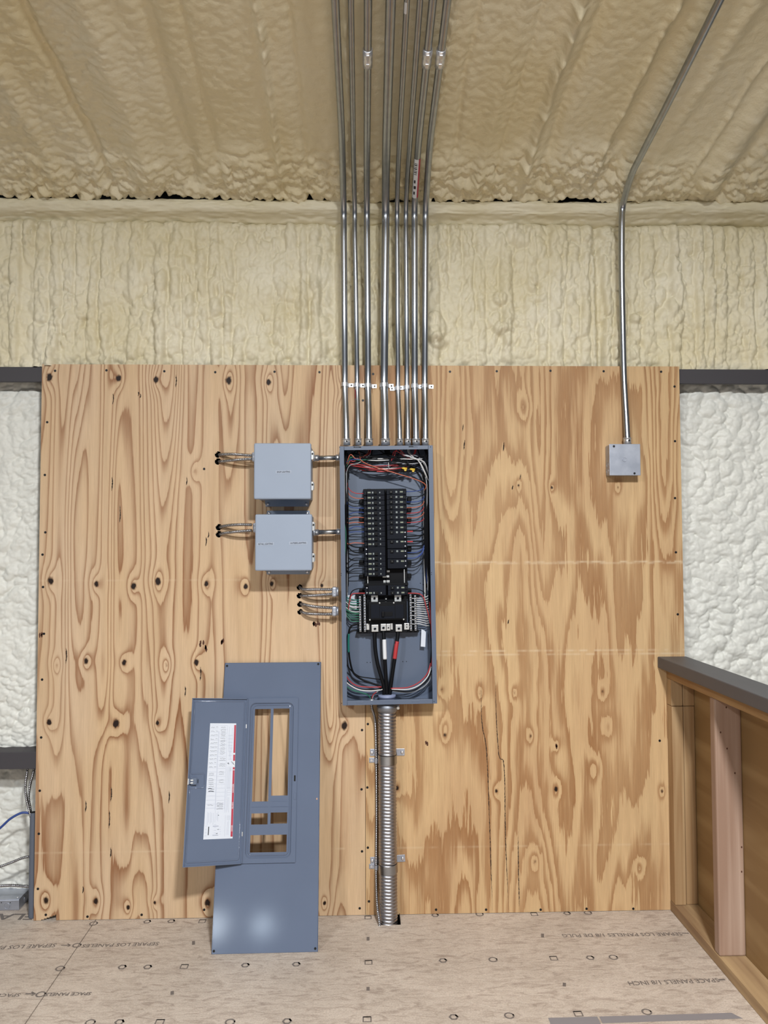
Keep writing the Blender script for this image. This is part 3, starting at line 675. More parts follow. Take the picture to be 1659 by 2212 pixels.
# sticker and torn tape on conduits
def wrap(name, parent, r, a, b, a0, a1, matn, n=10):
    """patch of film bent round a tube between two axis points, angles measured from the camera side"""
    mb = MB(); d = (b-a).normalized(); f = Vector((0, -1, 0)); f = (f-d*f.dot(d)).normalized(); s = d.cross(f)
    vs = []
    for q in (a, b):
        for k in range(n+1):
            t = a0+(a1-a0)*k/n; vs.append(q+(f*math.cos(t)+s*math.sin(t))*r)
    mb.add(vs, [[k, k+1, n+2+k, n+1+k] for k in range(n)], True); return mb.build(name, matn, parent)
p1 = W(895.0, 434, -.0458); p0 = W(896.6, 401, -.050)
def tube_axis(t, z):
    me = [o for o in t.children if o.name.startswith('tube')][0].data; vs = [v.co for v in me.vertices]; n = 20; R_ = ROOTM[t.name]
    best = None
    for i in range(0, len(vs), n):
        c = sum((vs[i+k] for k in range(n)), Vector())/n; c = R_ @ c
        if best is None or abs(c.z-z) < abs(best.z-z): best = c
    return best
t7 = CONDS[6]; za = W(895, 434, -.046).z; zb = W(897, 401, -.06).z
A_, B_ = tube_axis(t7, za), tube_axis(t7, zb)
st = wrap('sticker', t7, .0123, A_, B_, -1.15, 0.35, 'white'); st['label'] = 'white sticker with a barcode and a red edge'
wrap('red_edge', st, .0124, A_, B_, 0.35, 1.1, 'red_print')
for k in range(7): wrap('barcode', st, .0125, A_.lerp(B_, .62+.045*k), A_.lerp(B_, .635+.045*k+.01*(k % 2)), -0.95, 0.0, 'ink')
for k in range(3): wrap('printed_words', st, .0125, A_.lerp(B_, .10+.15*k), A_.lerp(B_, .18+.15*k), -0.75, -.25+.2*(k % 2), 'ink')
t2 = CONDS[1]; A_, B_ = tube_axis(t2, W(770, 863, -.015).z), tube_axis(t2, W(770, 842, -.012).z); wrap('red_tape', t2, .0092, A_, B_, -1.2, -.75, 'red_print')
t5 = CONDS[4]; A_, B_ = tube_axis(t5, on_ceiling(877, 26, .043).z), tube_axis(t5, on_ceiling(880, 2, .043).z)
wrap('torn_sticker', t5, .0093, A_, B_, -.9, .0, 'white')

# one-hole straps on the plywood
def strap(label, px, py, r, side, group):
    c = W(px, py, -r-.0015); t = thing('conduit_strap', label, 'strap', (c.x, 0, c.z), group); h = .0075; n = 14
    mb = MB(); out = []
    for k in range(n+1):
        a = math.pi*k/n; out.append((c.x-side*(-math.cos(a))*(r+.0022)*-1, -r-.0015-math.sin(a)*(r+.0022)))
    prof = [(c.x-side*(r+.0022), -.0005)]+[(c.x-side*math.cos(math.pi*k/n)*(r+.0022), -r-.0015-math.sin(math.pi*k/n)*(r+.0022)) for k in range(n+1)]+[(c.x+side*(r+.0025), -.002), (c.x+side*(r+.021), -.002)]
    P = [Vector((p[0], p[1], c.z)) for p in prof]; vs = []
    for p in P: vs += [p+Vector((0, 0, -h)), p+Vector((0, 0, h))]
    vs2 = [v+Vector((0, .0012, 0)) for v in vs]; k = len(P)
    mb.add(vs, [[2*i, 2*i+1, 2*i+3, 2*i+2] for i in range(k-1)], True); mb.build('band', 'zinc', t)
    mb = MB(); mb.box(min(c.x+side*(r+.004), c.x+side*(r+.022)), max(c.x+side*(r+.004), c.x+side*(r+.022)), -.0032, -.0006, c.z-.0078, c.z+.0078, .001); mb.build('ear', 'bright', t)
    mb = MB(); q = Vector((c.x+side*(r+.0135), 0, c.z)); mb.cyl(q+Vector((0, -.003, 0)), q+Vector((0, -.0055, 0)), .0038, 10, .003); mb.build('screw', 'screw_dark', t)
    return t
G = 'one hole straps across the conduit bank'
for i, (px, py, side, lab) in enumerate(((744.6, 831, 1, 'small zinc strap holding the leftmost conduit to the plywood'), (771.2, 832, 1, 'small zinc strap holding the second conduit from the left'), (795, 833, 1, 'zinc strap on the third conduit from the left, its ear standing free on the right'),
        (829.9, 832, 1, 'wide zinc strap holding the widest middle conduit'), (859.6, 839, -1, 'small zinc strap on the thin conduit just right of the widest one'), (879, 837, -1, 'small zinc strap on the thin conduit third from the right'),
        (895.9, 834, 1, 'zinc strap on the conduit second from the right'), (918, 834, 1, 'zinc strap on the rightmost conduit of the bank, its ear out over bare plywood'))):
    strap(lab, px, py, spec[i][1], side, G)

# conduit on the right, down to its junction box
emt('conduit', 'single bent steel conduit dropping from the ceiling to the small steel box on the right', None, .0118,
    [(1355.5, 958, -.030), (1355, 945, -.030), (1352, 890, -.020), (1349, 840, -.0135), (1347, 790, -.0145), (1345, 700, -.025), (1343.2, 600, -.034), (1343, 520, -.040), (1343.4, 470, -.043), (1346, 440, -.046)],
    [(1364, 378, .050), (1382.5, 340, .048), (1437, 235, .046), (1496, 118, .046), (1555, 0, .046)])
c0 = W(1316, 959, -.054); c1 = W(1384, 1027, -.054)
t = thing('junction_box', 'small square galvanized junction box under the single bent conduit', 'electrical box', ((c0.x+c1.x)/2, 0, (c0.z+c1.z)/2))
mb = MB(); mb.box(c0.x+.0015, c1.x-.0015, -.052, -.0003, c1.z+.0015, c0.z-.0015, .005, 3); bd = mb.build('body', 'galv', t)
for q in (.35, -.045):
    mb = MB(); z_ = (c0.z+c1.z)/2-.02-q*.06; pts = [(c0.x+.0012, -.026+.011*math.cos(k*math.pi/12), z_+.011*math.sin(k*math.pi/12)) for k in range(25)]; mb.tube(pts, .0006, 5, False); mb.build('knockout', 'galv', bd)
mb = MB(); mb.box(c0.x, c1.x, -.0545, -.052, c1.z, c0.z, .0011); cv = mb.build('cover', 'galv', t)
mb = MB(); q = ((c0.x+c1.x)/2-.002, (c0.z+c1.z)/2); mb.tube([(q[0]+.0075*math.cos(k*math.pi/12), -.0546, q[1]+.0075*math.sin(k*math.pi/12)) for k in range(25)], .0007, 5, False); mb.build('knockout', 'galv', cv)
for px, py in ((1326, 964), (1370.5, 1022.5)):
    p = W(px, py, -.055); mb = MB(); mb.cyl(p, p+Vector((0, -.002, 0)), .0040, 12); mb.build('cover_screw', 'screw_dark', cv)

# ================================================================== ENCLOSURES with the lighting contactors
def enclosure(label, x0, x1, z0, z1, strips, latches):
    t = thing('lighting_enclosure', label, 'electrical enclosure', ((x0+x1)/2, 0, (z0+z1)/2), 'gray lighting control enclosures'); D = .160
    mb = MB(); mb.box(x0+.004, x1-.004, -.140, -.003, z0+.004, z1-.004, .003); mb.build('body', 'box_gray', t)
    mb = MB(); mb.box(x0, x1, -D, -.138, z0, z1, .0055, 3); lid = mb.build('lid', 'box_gray', t)
    for top in (True, False):
        za, zb = (z1-.004, z1+.019) if top else (z0-.019, z0+.004)
        mb = MB(); mb.prism([(x0+.020, za), (x1-.016, za), (x1-.020, zb), (x0+.024, zb)] if top else [(x0+.024, za), (x1-.020, za), (x1-.016, zb), (x0+.020, zb)], -.0045, -.0005); fl = mb.build('mounting_flange', 'box_gray', t)
        for sx_ in (x0+.032, x1-.028):
            zc = z1+.009 if top else z0-.010; mb = MB(); mb.tube([(sx_, -.0045, zc), (sx_, -.008, zc), (sx_, -.0085, zc)], [.0062, .0056, .001], 12); mb.build('bolt', 'zinc', fl)
    for zc in latches:
        mb = MB(); mb.box(x1-.001, x1+.0075, -.150, -.146, zc-.016, zc+.016, .0014); mb.box(x1-.001, x1+.010, -.146, -.126, zc-.013, zc+.013, .002); lt = mb.build('latch', 'bright', t)
        mb = MB(); mb.cyl((x1+.0045, -.149, zc+.005), (x1+.0045, -.153, zc+.005), .0033, 10); mb.build('screw', 'screw_dark', lt)
    for txt, pa, pb in strips:
        a = W(*pa, -D-.0006); b = W(*pb, -D-.0006); hh = .0042; m_ = MB(); m_.add([a+Vector((-.004, 0, -.0055)), b+Vector((.004, 0, -.0055)), b+Vector((.004, 0, .0055)), a+Vector((-.004, 0, .0055))], [[0, 1, 2, 3]])
        sp = m_.build('label_strip', mat('label_film', srgb(166, 176, 192), 0.4), lid)
        m_ = MB(); add_text(m_, txt, a+Vector((0, -.0004, -hh*.75)), b-a, Vector((0, 0, hh*1.5)), 0.018); m_.build('lettering', 'ink', sp)
    return t
enclosure('upper square gray steel enclosure with one black printed strip', -.3870, -.1820, 1.5420, 1.7440, [('SHOP LIGHTING', (598, 1019.5), (626.5, 1019))], (1.7015, 1.590))
enclosure('lower square gray steel enclosure with two black printed strips', -.3820, -.1785, 1.2860, 1.4880, [('RETAIL LIGHTING', (558, 1175.5), (589.5, 1174.5)), ('OUTSIDE LIGHTING', (627, 1173.5), (661.5, 1172.5))], (1.445, 1.332))

# short conduits between enclosures and panel
for lab, pa, pb in (('short steel conduit joining the upper gray enclosure to the panel', (678, 989.5), (731, 988.5)), ('short steel conduit joining the lower gray enclosure to the panel', (680, 1150), (732, 1148.5))):
    a = W(*pa, -.050); b = W(*pb, -.050); a.x = -.181; b.x = -.0765 if pa[1] < 1000 else -.0740; t = thing('conduit_nipple', lab, 'conduit', a, 'short conduits beside the enclosures')
    mb = MB(); mb.cyl(a, b, .0089, 18); mb.build('tube', 'emt', t)
    for q, s in ((a, 1), (b, -1)):
        mb = MB(); d = Vector((s, 0, 0)); mb.tube([q, q+d*.006, q+d*.0065, q+d*.020], [.0135, .0135, .0118, .0118], 18); cn = mb.build('connector', 'galv', t)
        mb = MB(); m_ = q+d*.013; mb.cyl(m_+Vector((0, -.011, 0)), m_+Vector((0, -.0155, 0)), .0038, 10); mb.build('set_screw', 'bright', cn)

# ================================================================== ARMORED CABLES
def armor(name, label, pts, r=.0062, pitch=.0068, matn='armor', group=None, cat='cable', seg=12, depth=.42):
    P = resample(crom(pts, 10), pitch/8); t = tag(MB().tube(P, r, seg, True, lambda L, a, rr: rr*(1-depth*(1-abs(math.sin(math.pi*L/pitch+a/2))**0.6))).build(name, matn), label, cat, group)
    return t
def duplex(label, c, ax, w_=.017, h_=.036, group='cable connectors'):
    """two-cable connector: clamp body, face and screw"""
    t = thing('cable_connector', label, 'connector', c, group); x, y, z = c; L_ = .022
    mb = MB(); mb.box(x-L_/2, x+L_/2-.004, y-.013, y+.013, z-h_/2, z+h_/2, .006, 3); mb.build('clamp', 'galv', t)
    mb = MB(); mb.tube([(x+L_/2-.005, y, z), (x+L_/2+.002, y, z)], .0165, 18); mb.build('locknut', 'galv', t)
    mb = MB(); mb.cyl((x-.001, y-.012, z), (x-.001, y-.0165, z), .0038, 10); mb.build('clamp_screw', 'zinc', t)
GA = 'armored cables through drilled holes'
ye = -.062
cabs = [
    ('upper armored cable into the upper gray enclosure', [(471.5, 982, .022), (474, 982.3, .002), (482, 981.6, -.016), (500, 981.2, -.038), (520, 982.3, -.054), (544, 984, ye)]),
    ('lower armored cable into the upper gray enclosure', [(471.5, 997, .022), (474, 997, .002), (482, 996.6, -.016), (500, 994.6, -.038), (520, 992.8, -.054), (544, 991.6, ye)]),
    ('upper armored cable into the lower gray enclosure', [(473.5, 1139.5, .022), (476, 1138.6, .002), (484, 1136.4, -.016), (500, 1134.2, -.038), (520, 1133.2, -.054), (544, 1133.6, ye)]),
    ('lower armored cable into the lower gray enclosure', [(473.5, 1154.5, .022), (476, 1154, .002), (484, 1151.8, -.016), (500, 1149.8, -.038), (520, 1147.8, -.054), (544, 1146, ye)]),
    ('topmost of four armored cables into the panel side', [(645.6, 1266.5, .022), (647.5, 1268.5, .004), (653, 1272.8, -.016), (664, 1273.7, -.034), (684, 1273.2, -.048), (720, 1273.6, -.052)]),
    ('second of four armored cables into the panel side, counted downward', [(647.5, 1286.6, .022), (650, 1286.9, .002), (657, 1287.2, -.016), (670, 1287, -.034), (690, 1285.6, -.048), (720, 1283.2, -.052)]),
    ('third of four armored cables into the panel side, counted downward', [(648.2, 1304, .022), (650.5, 1304.6, .002), (657, 1306, -.016), (670, 1309, -.034), (690, 1311.4, -.048), (720, 1313.4, -.052)]),
    ('lowest of four armored cables into the panel side', [(648, 1319.5, .022), (650.5, 1321, .002), (656, 1324, -.016), (668, 1326, -.034), (690, 1326.6, -.048), (720, 1326.6, -.052)])]
for lab, pts in cabs: armor('armored_cable', lab, [W(*p) for p in pts], group=GA)
for lab, p, h_ in (('cable connector on the left of the upper gray enclosure', (543.5, 987.6), .036), ('cable connector on the left of the lower gray enclosure', (544.5, 1140.2), .036), ('upper cable connector on the side of the panel', (723.5, 1278.2), .037), ('lower cable connector on the side of the panel', (723.5, 1320), .037)):
    c = W(*p, ye if p[0] < 600 else -.052)
    if p[0] < 600: c.x = (-.3965 if p[1] < 1000 else -.3915)
    duplex(lab, c, 1, h_=h_)

# ================================================================== LOAD CENTER (breaker panel)
PC = Vector((0.0955, 0.0, 1.27)); PR = Matrix.Rotation(-0.0117, 4, 'Y'); PT = Matrix.Translation(PC) @ PR @ Matrix.Translation(-PC); PTI = PT.inverted()
def pl(px, py, y): return PTI @ W(px, py, y)
panel = thing('breaker_panel', 'open gray breaker panel full of black breakers and coloured wires', 'breaker panel', PC, None, PR)
bx0, bx1, bz0, bz1, bf = -.0755, .2665, .797, 1.742, -.098
def PM(): return MB(PT)
mb = PM(); mb.box(bx0, bx1, -.005, -.0005, bz0, bz1)
mb.box(bx0, bx0+.0016, bf, -.004, bz0, bz1); mb.box(bx1-.0016, bx1, bf, -.004, bz0, bz1); mb.box(bx0, bx1, bf, -.004, bz1-.0016, bz1); mb.box(bx0, bx1, bf, -.004, bz0, bz0+.0016)
box_ = mb.build('enclosure', 'panel_gray', panel)
mb = PM(); rim = .0155
mb.box(bx0-.001, bx0+rim, bf-.0015, bf, bz0, bz1, .0006); mb.box(bx1-rim, bx1+.001, bf-.0015, bf, bz0, bz1, .0006)
mb.box(bx0+rim+.0006, bx1-rim-.0006, bf-.0012, bf+.0003, bz1-.0145, bz1, .0006); mb.box(bx0+rim+.0006, bx1-rim-.0006, bf-.0012, bf+.0003, bz0, bz0+.0165, .0006)
rm_ = mb.build('rim', 'panel_gray', panel)
mb = PM()
for px, py in ((733.6, 966), (930, 965.5), (737, 1239), (737, 1243), (931.7, 1237), (931.7, 1241), (738, 1519), (937.5, 1515)):
    p = pl(px, py, bf); mb.prism([(p.x+.0016*math.cos(k*.7854), p.z+.0016*math.sin(k*.7854)) for k in range(8)], bf-.0019, bf-.0012)
for px, py in ((772, 966), (891, 965)):
    p = pl(px, py, bf); mb.box(p.x-.014, p.x+.014, bf-.0017, bf-.001, p.z-.0016, p.z+.0016)
mb.build('rim_holes', 'dark_hole', rm_)
mb = PM()
for px, py in ((778, 1517), (898, 1514.5)):
    p = pl(px, py, bf); mb.box(p.x-.014, p.x+.014, bf-.0022, bf-.001, p.z-.0016, p.z+.0016, .0005)
for px in (768, 895): p = pl(px, 964, bf); mb.box(p.x-.004, p.x+.012, bf-.003, bf-.001, p.z-.0035, p.z-.0005, .0006)
mb.build('rim_tabs', 'panel_gray', rm_)
mb = PM()
for px, py in ((754, 1362), (752.5, 1266), (793, 1431), (800, 1431), (870, 1429), (878, 1429), (908, 1260), (914, 1263), (755, 1035)):
    p = pl(px, py, -.005); mb.prism([(p.x+.0018*math.cos(k*.7854), p.z+.0018*math.sin(k*.7854)) for k in range(8)], -.0056, -.0048)
mb.build('pan_holes', 'dark_hole', box_)
# bus bar base
def pbox(mb, xa, ya, xb, yb_, y0, y1, bev=.0008):
    a = pl(xa, ya, y1 if y1 < y0 else y0); b = pl(xb, yb_, y1 if y1 < y0 else y0)
    mb.box(min(a.x, b.x), max(a.x, b.x), min(y0, y1), max(y0, y1), min(a.z, b.z), max(a.z, b.z), bev); return mb
mb = PM(); pbox(mb, 784.5, 1056.5, 881, 1288, -.006, -.036); pbox(mb, 793, 1056, 801, 1060, -.03, -.078); pbox(mb, 862, 1055.5, 872, 1060, -.03, -.078)
pbox(mb, 795, 1230, 874, 1264, -.03, -.050)
for i, y in enumerate((1084, 1101, 1121, 1186, 1215, 1246, 1278)):   # mounting ears each side
    pbox(mb, 776, y-5, 786, y+5, -.006, -.026, .002)
for y in (1078, 1100, 1122, 1186, 1216, 1244, 1278): pbox(mb, 880, y-5, 889, y+5, -.006, -.026, .002)
pbox(mb, 786, 1260.5, 882, 1264, -.03, -.074); pbox(mb, 832.2, 1057, 835.6, 1288, -.03, -.082, .0004)
bus = mb.build('bus_base', 'black', panel)
mb = PM()
for xa, ya, xb, yb_ in ((835.5, 1231.5, 842, 1236), (826.5, 1243.5, 841, 1247.5), (828, 1254, 842, 1258.5)): pbox(mb, xa, ya, xb, yb_, -.045, -.060)
for xa, ya, xb, yb_ in ((793.2, 1243, 795.8, 1262), (872.3, 1230, 874.8, 1261)): pbox(mb, xa, ya, xb, yb_, -.045, -.060)
mb.build('bus_stab', 'bright', bus)

BY = -.086
def breaker(side, row_top, row_bot, kind):
    """one breaker; side -1 left column, +1 right column"""
    xa, xb = (786.5, 831.8) if side < 0 else (836.2, 880)
    zt, zb = pl(830, row_top, BY).z, pl(830, row_bot, BY).z; xl, xr = pl(xa, 1150, BY).x, pl(xb, 1150, BY).x
    xi, xo = (xr, xl) if side < 0 else (xl, xr); s = 1 if xo > xi else -1; wd = abs(xr-xl)
    mb = PM(); mb.box(min(xi, xi+s*wd*.84), max(xi, xi+s*wd*.84), BY, -.034, zb+.0003, zt-.0003, .0009)
    mb.box(min(xi+s*wd*.83, xo), max(xi+s*wd*.83, xo), -.066, -.034, zb+.0006, zt-.0006, .0012)
    br = mb.build('circuit_breaker', 'breaker', panel)
    def patch(nm, f0, f1, g0, g1, m_, lift=.0006):
        zz0, zz1 = zc-.0052+.0104*g0, zc-.0052+.0104*g1; a, b = xi+s*wd*f0, xi+s*wd*f1
        q = PM(); q.box(min(a, b), max(a, b), BY-lift, BY+.0004, zz0, zz1, .0003 if lift < .002 else .0008); return q.build(nm, m_, br)
    n = 1 if kind == 1 else 2; pitch = (zt-zb)/n
    zc = (zt+zb)/2 if n == 1 else (zt-pitch/2 if side > 0 else zb+pitch/2)
    patch('toggle', .36 if side < 0 else .14, .50 if side < 0 else .30, .0, 1.0, 'toggle', .0062)
    patch('rating_label', .66, .81, .28, .78, 'mark_green', .0005); patch('marking', .53 if side < 0 else .44, .60 if side < 0 else .53, .2, .85, 'mark', .0005)
    patch('marking', .20 if side < 0 else .215, .25 if side < 0 else .235, .25, .75, 'mark', .0005 if side < 0 else .0068)
    for i in range(n):
        z_ = zb+pitch*(i+.5); q = PM(); q.cyl((xi+s*wd*.90, -.066, z_), (xi+s*wd*.90, -.0675, z_), .0026, 8); q.build('terminal_screw', 'zinc' if n == 2 else 'screw_dark', br)
    return br
pz = pl(830, 1058.5, BY).z-pl(830, 1069.6, BY).z
def run(side, tops, proto_row):
    p = breaker(side, *proto_row, 1); z0_ = pl(830, proto_row[0], BY).z
    for t_ in tops:
        dz = pl(830, t_, BY).z-z0_; c = copy_part(p, panel, Vector((0, 0, dz)))
L1 = [1058.3+11.15*i for i in range(11)]
run(-1, L1[1:]+[1201.2, 1212.3, 1223.4, 1234], (L1[0], L1[0]+10.9))
breaker(-1, 1181, 1201, 2); breaker(-1, 1264.6, 1286, 2)
R1 = [1057.6+11.0*i for i in range(8)]
run(1, R1[1:]+[1264.6, 1275.6], (R1[0], R1[0]+10.8))
for a, b in ((1145.4, 1165.2), (1165.8, 1185), (1186, 1207), (1207.6, 1228.6)): breaker(1, a, b, 2)

# main breaker with its lugs
mb = PM(); pbox(mb, 792, 1285, 880, 1366, -.006, -.052, .001); pbox(mb, 796, 1300.5, 877, 1338, -.05, -.088, .0015); pbox(mb, 800, 1304.5, 873, 1336, -.086, -.0905, .0006)
main = mb.build('main_breaker', 'black', panel)
mb = PM(); pbox(mb, 801, 1306, 820, 1335, -.09, -.0915, .0003); pbox(mb, 854, 1306, 872, 1335, -.09, -.0915, .0003); pbox(mb, 820.5, 1309, 853, 1336, -.09, -.0918, .0003); mb.build('face', 'breaker', main)
mb = PM(); pbox(mb, 824.5, 1321.5, 830.5, 1332, -.09, -.102, .001); mb.build('toggle', 'toggle', main)
mb = PM(); pbox(mb, 831, 1322, 848, 1331, -.09, -.0935, .0004); mb.build('rating_plate', 'black', main)
for px, py in ((820, 1302.3), (850.5, 1302), (799, 1338.8), (872, 1337.8), (834.5, 1295)):
    p = pl(px, py, -.088); mb = PM(); mb.cyl((p.x, -.086 if py > 1300 else -.05, p.z), (p.x, -.0905 if py > 1300 else -.06, p.z), .0027, 10); mb.build('screw', 'bright', main)
for xa, ya, xb, yb_, nm in ((801.5, 1286, 816.5, 1301, 1), (852, 1285.5, 867, 1301, 1), (802.5, 1350, 817.5, 1364.5, 1), (822.3, 1348, 834.3, 1362.5, 1), (834.8, 1348, 843.2, 1362, 0), (854.5, 1349.5, 868.5, 1364, 1)):
    mb = PM(); pbox(mb, xa, ya, xb, yb_, -.040, -.066, .001); lg = mb.build('lug', 'bright', main)
    c = pl((xa+xb)/2, (ya+yb_)/2+(1 if ya > 1340 else -1), -.066); r = .0052 if nm else .003
    mb = PM(); mb.tube([(c.x, -.066, c.z), (c.x, -.0675, c.z), (c.x, -.0675, c.z), (c.x, -.064, c.z)], [r, r, r*.62, r*.6], 14, False); sc_ = mb.build('lug_screw', 'galv', lg)
mb = PM(); pbox(mb, 791.5, 1347.5, 798, 1360.5, -.05, -.056); pbox(mb, 843.5, 1346.5, 848.5, 1360, -.05, -.056); mb.build('link_bar', 'bright', main)
mb = PM(); pbox(mb, 873, 1346.5, 884, 1360, -.05, -.056); bt = mb.build('bonding_strap', 'bright', main)
mb = PM(); pbox(mb, 877.5, 1348, 880, 1350.5, -.055, -.0564, 0); pbox(mb, 877.5, 1353.5, 880, 1356, -.055, -.0564, 0); mb.build('strap_holes', 'dark_hole', bt)
# neutral and ground bars with their screws
for xa, ya, yb_ in ((774.8, 1288.5, 1365), (784.8, 1284.5, 1365), (884.2, 1284, 1362.5), (894.2, 1286.5, 1362.5)):
    mb = PM(); pbox(mb, xa-.8, ya-1, xa+7.4, yb_+1.5, -.02, -.044); bb = mb.build('terminal_bar', 'black', panel)
    mb = PM(); pbox(mb, xa+.5, ya, xa+5.8, yb_, -.043, -.056, .0008); mb.build('metal_bar', 'galv', bb)
    n = int((yb_-ya)/5.4); mb = PM()
    for i in range(n):
        c = pl(xa+3.15+(.5 if i % 2 else -.5), ya+3+i*(yb_-ya-6)/(n-1), -.056); mb.tube([(c.x, -.055, c.z), (c.x, -.0595, c.z), (c.x, -.0595, c.z), (c.x, -.057, c.z)], [.0036, .0034, .0018, .0012], 8)
    mb.build('terminal_screws', 'bright', bb)
mb = PM(); pbox(mb, 770, 1365, 800, 1368, -.01, -.04); pbox(mb, 876, 1362, 905, 1366, -.01, -.04); pbox(mb, 768, 1283, 796, 1288, -.01, -.035); pbox(mb, 876, 1282, 908, 1286, -.01, -.035); mb.build('bar_bracket', 'black', panel)
# paper card on the left and the white tag at the lower right
mb = PM(); pbox(mb, 751, 1285.5, 770.5, 1316.5, -.010, -.0115, 0); mb.build('paper_card', 'paper', panel)
a = [pl(910.5, 1359, -.03), pl(917, 1362, -.03), pl(920, 1365.5, -.03), pl(918.6, 1397.5, -.034), pl(908.8, 1396.5, -.034)]
mb = PM(); mb.add([tuple(p) for p in a]+[tuple(p+Vector((0, .0015, 0))) for p in a], [[0, 1, 2, 3, 4], [9, 8, 7, 6, 5]]+[[i, (i+1) % 5, 5+(i+1) % 5, 5+i] for i in range(5)]); mb.build('paper_tag', 'paper', panel)

# wires ---------------------------------------------------------------
def wire(pts, col, r=.0017, name='branch_wire', n=7, seg=7, par=None):
    P = crom([PT @ pl(*p) for p in pts], n); return MB().tube(P, r, seg).build(name, col, par or panel)
rnd = random.Random(11)
lw = [(1066, 'red', 1047), (1077, 'orange', 1062), (1087.5, 'black', 1077), (1098, 'blue', 1088), (1107, 'blue', 1113), (1118.5, 'orange', 1123), (1129, 'orange', 1131), (1139, 'blue', 1146), (1149, 'blue', 1150), (1160.5, 'black', 1157), (1174, 'orange', 1176), (1183, 'black', 1168), (1194, 'black', 1172), (1207, 'black', 1222), (1218, 'black', 1232), (1229, 'black', 1240), (1239, 'black', 1236)]
for i, (ye_, c, yv) in enumerate(lw):
    big = i in (11, 12); r = .0024 if big else .0016
    x_ = 748.5+rnd.uniform(-1.0, 1.5)
    wire([(x_-1, yv-26, -.052), (x_, yv-8, -.054), (x_+5, yv+(ye_-yv)*.45, -.062), (x_+18, ye_-1+rnd.uniform(-.6, .6), -.066), (789, ye_, -.058)], c, r)
rw = [(1062, 'blue', 1050), (1073, 'black', 1066), (1084.5, 'blue', 1072), (1097, 'orange', 1084), (1109, 'red', 1096), (1119, 'orange', 1104), (1129, 'red', 1118), (1138, 'black', 1146), (1148, 'black', 1143), (1158.5, 'black', 1152), (1170, 'black', 1166), (1180, 'black', 1177), (1194, 'blue', 1176), (1206, 'blue', 1186), (1216, 'black', 1192), (1226, 'black', 1204), (1206, 'blue', 1180)]
for i, (ye_, c, yv) in enumerate(rw):
    big = 8 <= i <= 11; r = .0026 if big else .0016; x_ = 918.5+rnd.uniform(-1.2, 1.2)
    o = wire([(x_+2, yv-26, -.050), (x_, yv-8, -.052), (x_-6, yv+(ye_-yv)*.5, -.06), (x_-20, ye_-1+rnd.uniform(-.6, .6), -.066), (876, ye_, -.058)], c, r)
    if i in (8, 10): wire([(892, ye_-.1, -.066), (884, ye_, -.064), (880, ye_, -.062)], 'red', r*1.12, 'red_tape', par=o)
# vertical looms down both sides
cols_l = ['black', 'black', 'wire_gray', 'black', 'black', 'black', 'black', 'black', 'wire_gray', 'black', 'black', 'black']
for i, c in enumerate(cols_l):
    x_ = 742.0+i*.85; x2 = x_+1.2+rnd.uniform(-.6, .6); wire([(x_+rnd.uniform(-.5, .5), 980+rnd.uniform(-2, 22), -.045-.004*(i % 4)), (x_+rnd.uniform(-.6, .6), 1040, -.05-.005*(i % 3)), (x_+.8, 1120, -.05-.005*(i % 4)), (x2, 1200, -.05), (x2-.6, 1290+rnd.uniform(-40, 10), -.048)], c, .0021, 'loom_wire')
wire([(744.5, 1133, -.07), (747, 1150, -.07), (746.5, 1180, -.068), (744, 1215, -.066), (742.5, 1250, -.06)], 'green', .0018)
cols_r = ['wire_white', 'black', 'black', 'black', 'blue', 'black', 'black', 'wire_gray', 'black', 'black', 'black', 'black', 'black', 'black', 'black']
for i, c in enumerate(cols_r):
    x_ = 914.6+i*.92; wire([(x_-4, 1026+rnd.uniform(-6, 6), -.052), (x_+1.5, 1052, -.05-.004*(i % 4)), (x_+1, 1110, -.05-.005*(i % 3)), (x_+1.5, 1180, -.047-.006*(i % 3)), (x_+3, 1250, -.045), (x_+3.5, 1300+rnd.uniform(-50, 20), -.04)], c, .0024, 'loom_wire')
